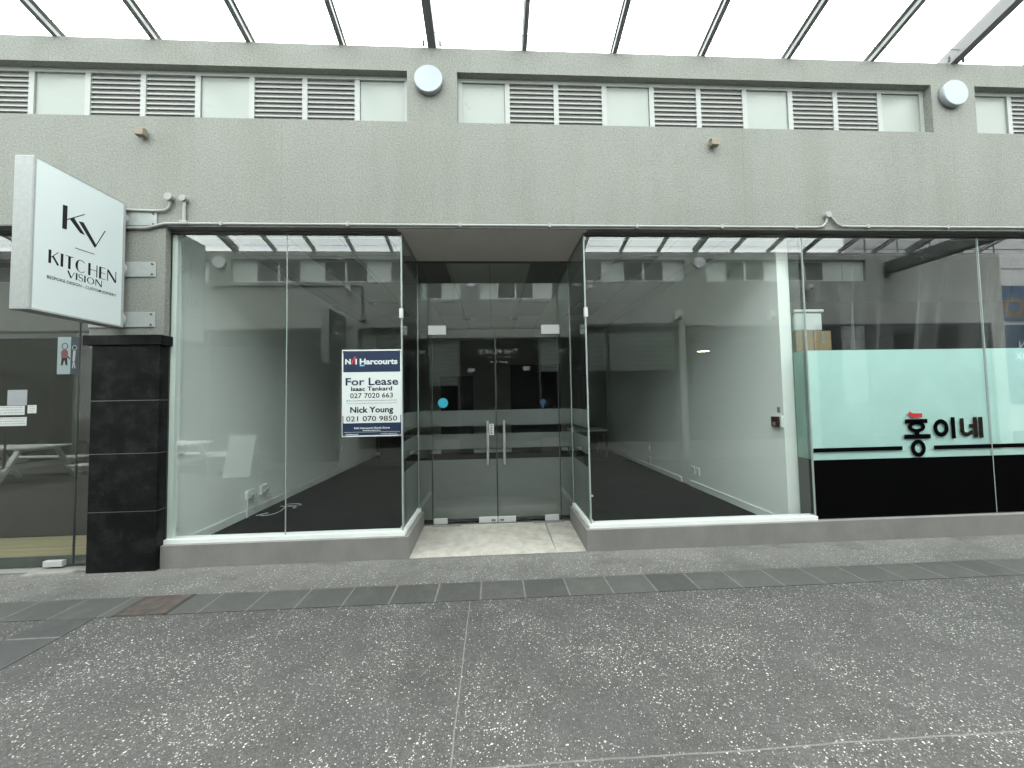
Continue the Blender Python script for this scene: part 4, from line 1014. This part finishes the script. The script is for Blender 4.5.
for a, b, z in ((-3.2, -0.95, .42), (1.35, 4.65, .42), (4.80, 7.9, .42), (-0.95, 1.35, .03), (-6.6, -3.6, .15), (-9.6, -6.6, .15), (8.2, 13.0, .03)):
    pane(op, a, b, YO_ - .05, YO_ - .04, z, 3.285, 'glass')
    m.box(a, a + .025, YO_ - .065, YO_ - .025, z, 3.285); m.box(b - .025, b, YO_ - .065, YO_ - .025, z, 3.285); m.box(a + .05, b - .05, YO_ - .065, YO_ - .025, 3.24, 3.285)
m.build('window_frame', M['dark_grey'], op)
def blind(x0, x1, zb, lab):
    m = MB(); z = 3.22
    while z > zb:
        m.bar((x0, YO_ - .16, z), (x1, YO_ - .16, z), 0.012, 0.112, up=(0, 0.55, 1)); z -= .122
    tag(m.build('slat_blind', M['blind']), lab, 'blind', 'slat blinds in the facing shop')
blind(-3.13, -2.15, 2.25, 'pale slat blind in the facing shop, beside the dark sign'); blind(-1.85, -0.98, 2.0, 'pale slat blind left of the facing door, the lowest hanging one')
blind(1.40, 2.0, 2.25, 'narrow pale slat blind right of the facing door'); blind(2.37, 2.86, 2.23, 'narrow pale slat blind second right of the facing door'); blind(2.93, 4.60, 2.21, 'widest pale slat blind, reflected at the right shop window')
ol = thing('door_lettering', 'white lettering THE PLACE over the facing glass door', 'lettering', (0.2, YO_, 2.8))
m = MB(); FO = NORTH(0.18, YO_ - .039, 0)
text_mb(m, FO, 'THE PLACE', -0.58, 0.58, 2.83, 2.97, 0); m.prism(FO, [(-.30, 2.74), (.30, 2.74), (.30, 2.748), (-.30, 2.748)], 0, .002)
for k in range(4): m.prism(FO, [(-.26 + k * .14, 2.58), (-.17 + k * .14, 2.58), (-.17 + k * .14, 2.615), (-.26 + k * .14, 2.615)], 0, .002)
m.build('letters', M['letter'], ol)
tag(MB().box(-0.69, -0.50, YO_ - .039, YO_ - .036, 2.335, 2.42).build('window_tag', M['letter']), 'small white tag high on the facing door glass, left one', 'tag')
tag(MB().box(0.865, 1.065, YO_ - .039, YO_ - .036, 2.355, 2.465).build('window_tag', M['letter']), 'small white tag high on the facing door glass, right one', 'tag')
ps = thing('projecting_sign', 'charcoal projecting box sign lettered THE PLACE on the facing wall', 'sign', (-3.5, YO_, 2.37))
MB().box(-3.58, -3.42, -5.05, -4.15, 2.37, 3.53, .006).build('box', M['sign_edge'], ps); MB().box(-3.4195, -3.416, -5.03, -4.17, 2.39, 3.51).build('face', M['sign_dark'], ps)
m = MB(); FE = EAST(-3.416, 0, 0); text_mb(m, FE, 'THE', -4.78, -4.45, 3.22, 3.32, 0.01); text_mb(m, FE, 'PLACE', -4.88, -4.33, 3.03, 3.13, 0.01); m.prism(FE, [(-4.85, 2.94), (-4.36, 2.94), (-4.36, 2.948), (-4.85, 2.948)], 0, .002); m.build('lettering', M['letter'], ps)
m = MB()
for z in (3.35, 2.95, 2.5): m.box(-3.75, -3.25, YO_, YO_ + .012, z - .07, z + .07); m.cyl((-3.5, -5.05, z), (-3.5, YO_, z), .045, n=16)
m.build('wall_bracket', M['sign_edge'], ps)
cd = MB().tube([(-6.5, YO_ + .02, 4.30), (-3.12, YO_ + .02, 4.30), (-3.07, YO_ + .02, 4.28), (-3.06, YO_ + .02, 4.2), (-3.06, YO_ + .02, 3.55)], .018).build('conduit', M['steel_grey']); tag(cd, 'dark conduit with a drop leg on the facing wall', 'conduit')
MB().box(-3.13, -2.99, YO_ + .001, YO_ + .07, 3.46, 3.60, .006).build('junction_box', M['conduit'], cd)
cd = MB().tube([(2.2, YO_ + .02, 3.33), (4.75, YO_ + .02, 3.36), (4.85, YO_ + .02, 3.42)], .014).build('conduit', M['conduit']); tag(cd, 'pale conduit along the lintel of the facing wall', 'conduit')
def camera_box(x, z, lab, big=False):
    o = thing('security_camera', lab, 'camera', (x, YO_, z)); s = .1 if big else .055
    MB().box(x - s * .8, x + s * .8, YO_ + .02, YO_ + .16, z - s, z + s * 1.3, .01).build('housing', M['white_trim'], o)
    m = MB(); m.cyl((x, YO_ + .15, z - s * .4), (x, YO_ + .18, z - s * .9), s * .5, n=14); m.build('lens', M['bolt'], o)
    MB().cyl((x, YO_, z), (x, YO_ + .03, z), .03, n=12).build('mount', M['conduit'], o)
camera_box(4.6, 3.52, 'white box camera on the facing lintel, reflected near mid window', True); camera_box(6.98, 3.49, 'white box camera on the facing lintel, reflected near the party wall', True)
camera_box(-3.37, 4.2, 'small white camera under the facing louvres, above the dark sign'); camera_box(2.4, 4.2, 'small white camera under the facing louvres, reflected beside the entrance')
camera_box(8.0, 4.2, 'small white camera under the facing louvres, reflected in the eatery glass')
pl_ = thing('pendant_lamp', 'lit warm pendant lamp in the facing unit', 'lamp', (6.55, YO_ - 2.2, 2.9))
MB().lathe((6.55, YO_ - 2.2, 2.90), (0, 0, 1), [(0.0001, 0), (0.165, 0), (0.165, 0.012), (0.0001, 0.014)], 24).build('disc', M['lamp'], pl_)
MB().cyl((6.55, YO_ - 2.2, 2.92), (6.55, YO_ - 2.2, 3.40), 0.006, n=8).build('cord', M['bolt'], pl_)
# picnic tables
def picnic(loc, rz, lab):
    o = thing('picnic_table', lab, 'table', loc, rz, 'white picnic tables against the facing wall')
    m = MB()
    for k in range(5): m.box(-.9, .9, -.36 + k * .146, -.36 + k * .146 + .136, .72, .755, .004)
    m.build('table_top', M['white_timber'], o, True)
    for s in (-1, 1):
        m = MB()
        for k in range(2): m.box(-.9, .9, s * .72 - .13 + k * .135, s * .72 - .005 + k * .135, .42, .45, .004)
        m.build('bench_seat', M['white_timber'], o, True)
    for x in (-.62, .62):
        m = MB(); m.bar((x, -.30, .72), (x, -.68, 0), .045, .10, up=(1, 0, 0)); m.bar((x + .046, .30, .72), (x + .046, .68, 0), .045, .10, up=(1, 0, 0)); m.bar((x - .046, -.84, .37), (x - .046, .84, .37), .1, .045, up=(1, 0, 0)); m.bar((x, -.34, .69), (x, .34, .69), .06, .045, up=(1, 0, 0))
        m.build('trestle', M['white_timber'], o, True)
    return o
pt = picnic((-9.95, -4.35, 0), R(3), 'white timber picnic table reflected in the glass of the left shop')
dup(pt, (-7.0, -4.35, 0), R(3), 'white timber picnic table reflected low in the left shop window')
ab = thing('menu_board', 'white folding menu board standing by the facing wall', 'board', (-5.3, -4.4, 0))
for sg_, nm in ((1, 'front_panel'), (-1, 'rear_panel')):
    m = MB(); m.prism((Vector((-5.3, -4.42 - .0 * sg_, 0.86)), Vector((-sg_, 0.12 * sg_, 0)), Vector((0, -.24 * sg_, .97)), Vector((0.1, .97 * sg_, .24))), [(-.25, -.86), (.25, -.86), (.25, 0), (-.25, 0)], 0.0, .016); m.build(nm, M['paper'], ab)
bn = thing('white_bench', 'short white bench beside the menu board at the facing wall', 'bench', (-5.85, -4.6, 0))
MB().box(-6.05, -5.6, -4.75, -4.4, .42, .46, .004).build('seat', M['white_timber'], bn)
for x in (-6.03, -5.62): MB().box(x - .02, x + .02, -4.72, -4.43, 0, .42, .003).build('leg', M['white_timber'], bn)
# street end beyond the arcade: a clad building with banners, seen in the eatery glass
eb = thing('corner_building', 'pale clad building with blue banners beyond the arcade end', 'building', (20, -9.4, 0))
m = MB(); m.box(13.6, 34, -9.6, -9.2, 0, 12); m.build('facade_wall', M['curtain_wall'], eb)
m = MB()
for k in range(9): m.box(13.6, 34, -9.198, -9.19, 5.4 + k * .75, 5.43 + k * .75)
for k in range(16): m.box(14 + k * 1.3, 14.03 + k * 1.3, -9.19, -9.18, 5.4, 12)
m.build('panel_joint', M['dark_grey'], eb)
bn1 = thing('street_banner', 'bright blue banner with an ochre loop beyond the arcade end', 'banner', (20, -9.18, 4))
MB().box(14.5, 23, -9.178, -9.15, 4.15, 5.5).build('cloth', M['banner'], bn1)
m = MB(); FB_ = NORTH(19.5, -9.15, 4.8); m.ring(FB_, -.3, -.1, .45, .35, .27, .2, 0, .004); m.prism(FB_, [(-1.5, -.62), (1.2, -.4), (1.2, -.32), (-1.5, -.5)], 0, .004); m.build('emblem', M['gold'], bn1)
bn2 = thing('street_banner', 'navy banner lettered KOREAN LUNCH BOX beyond the arcade end', 'banner', (20, -9.18, 1.5))
MB().box(15, 23, -9.178, -9.15, 1.0, 4.0).build('cloth', M['banner_navy'], bn2)
m = MB(); FB_ = NORTH(20.2, -9.15, 0); text_mb(m, FB_, 'KOREAN', -1.3, .3, 3.12, 3.38, .01); text_mb(m, FB_, 'LUNCH BOX', -1.7, .5, 2.68, 2.94, .01); m.build('lettering', M['letter'], bn2)
# buildings closing the far ends of the arcade (out of the picture, seen only from the side or at grazing angles in the glass)
def far_block(name, label, x0, x1, y0, y1, h, face_x):
    o = thing(name, label, 'building', ((x0 + x1) / 2, (y0 + y1) / 2, 0))
    MB().box(x0, x1, y0, y1, 0, h).build('wall', M['curtain_wall'], o)
    s = 1 if face_x == x1 else -1
    for k in range(int((y1 - y0) / 2.4)):
        for z in (0.9, 4.2, 7.4):
            y = y0 + .7 + k * 2.4
            if z + 1.9 > h: continue
            f = MB().box(face_x + s * .003, face_x + s * .06, y - .06, y + 1.36, z - .06, z + 1.96).build('window', M['alu'], o)
            MB().box(face_x + s * .061, face_x + s * .07, y, y + 1.3, z, z + 1.9).build('pane', M['sign_dark'], f)
    MB().box(x0 - .15, x1 + .15, y0 - .15, y1 + .15, h + .002, h + .35).build('parapet', M['steel_grey'], o)
far_block('end_building', 'pale three storey block closing the left end of the arcade', -34, -26, -14, 8, 10.5, -26)
far_block('end_building', 'pale two storey block across the street at the right end of the arcade', 30, 38, -7, 14, 7.0, 30)
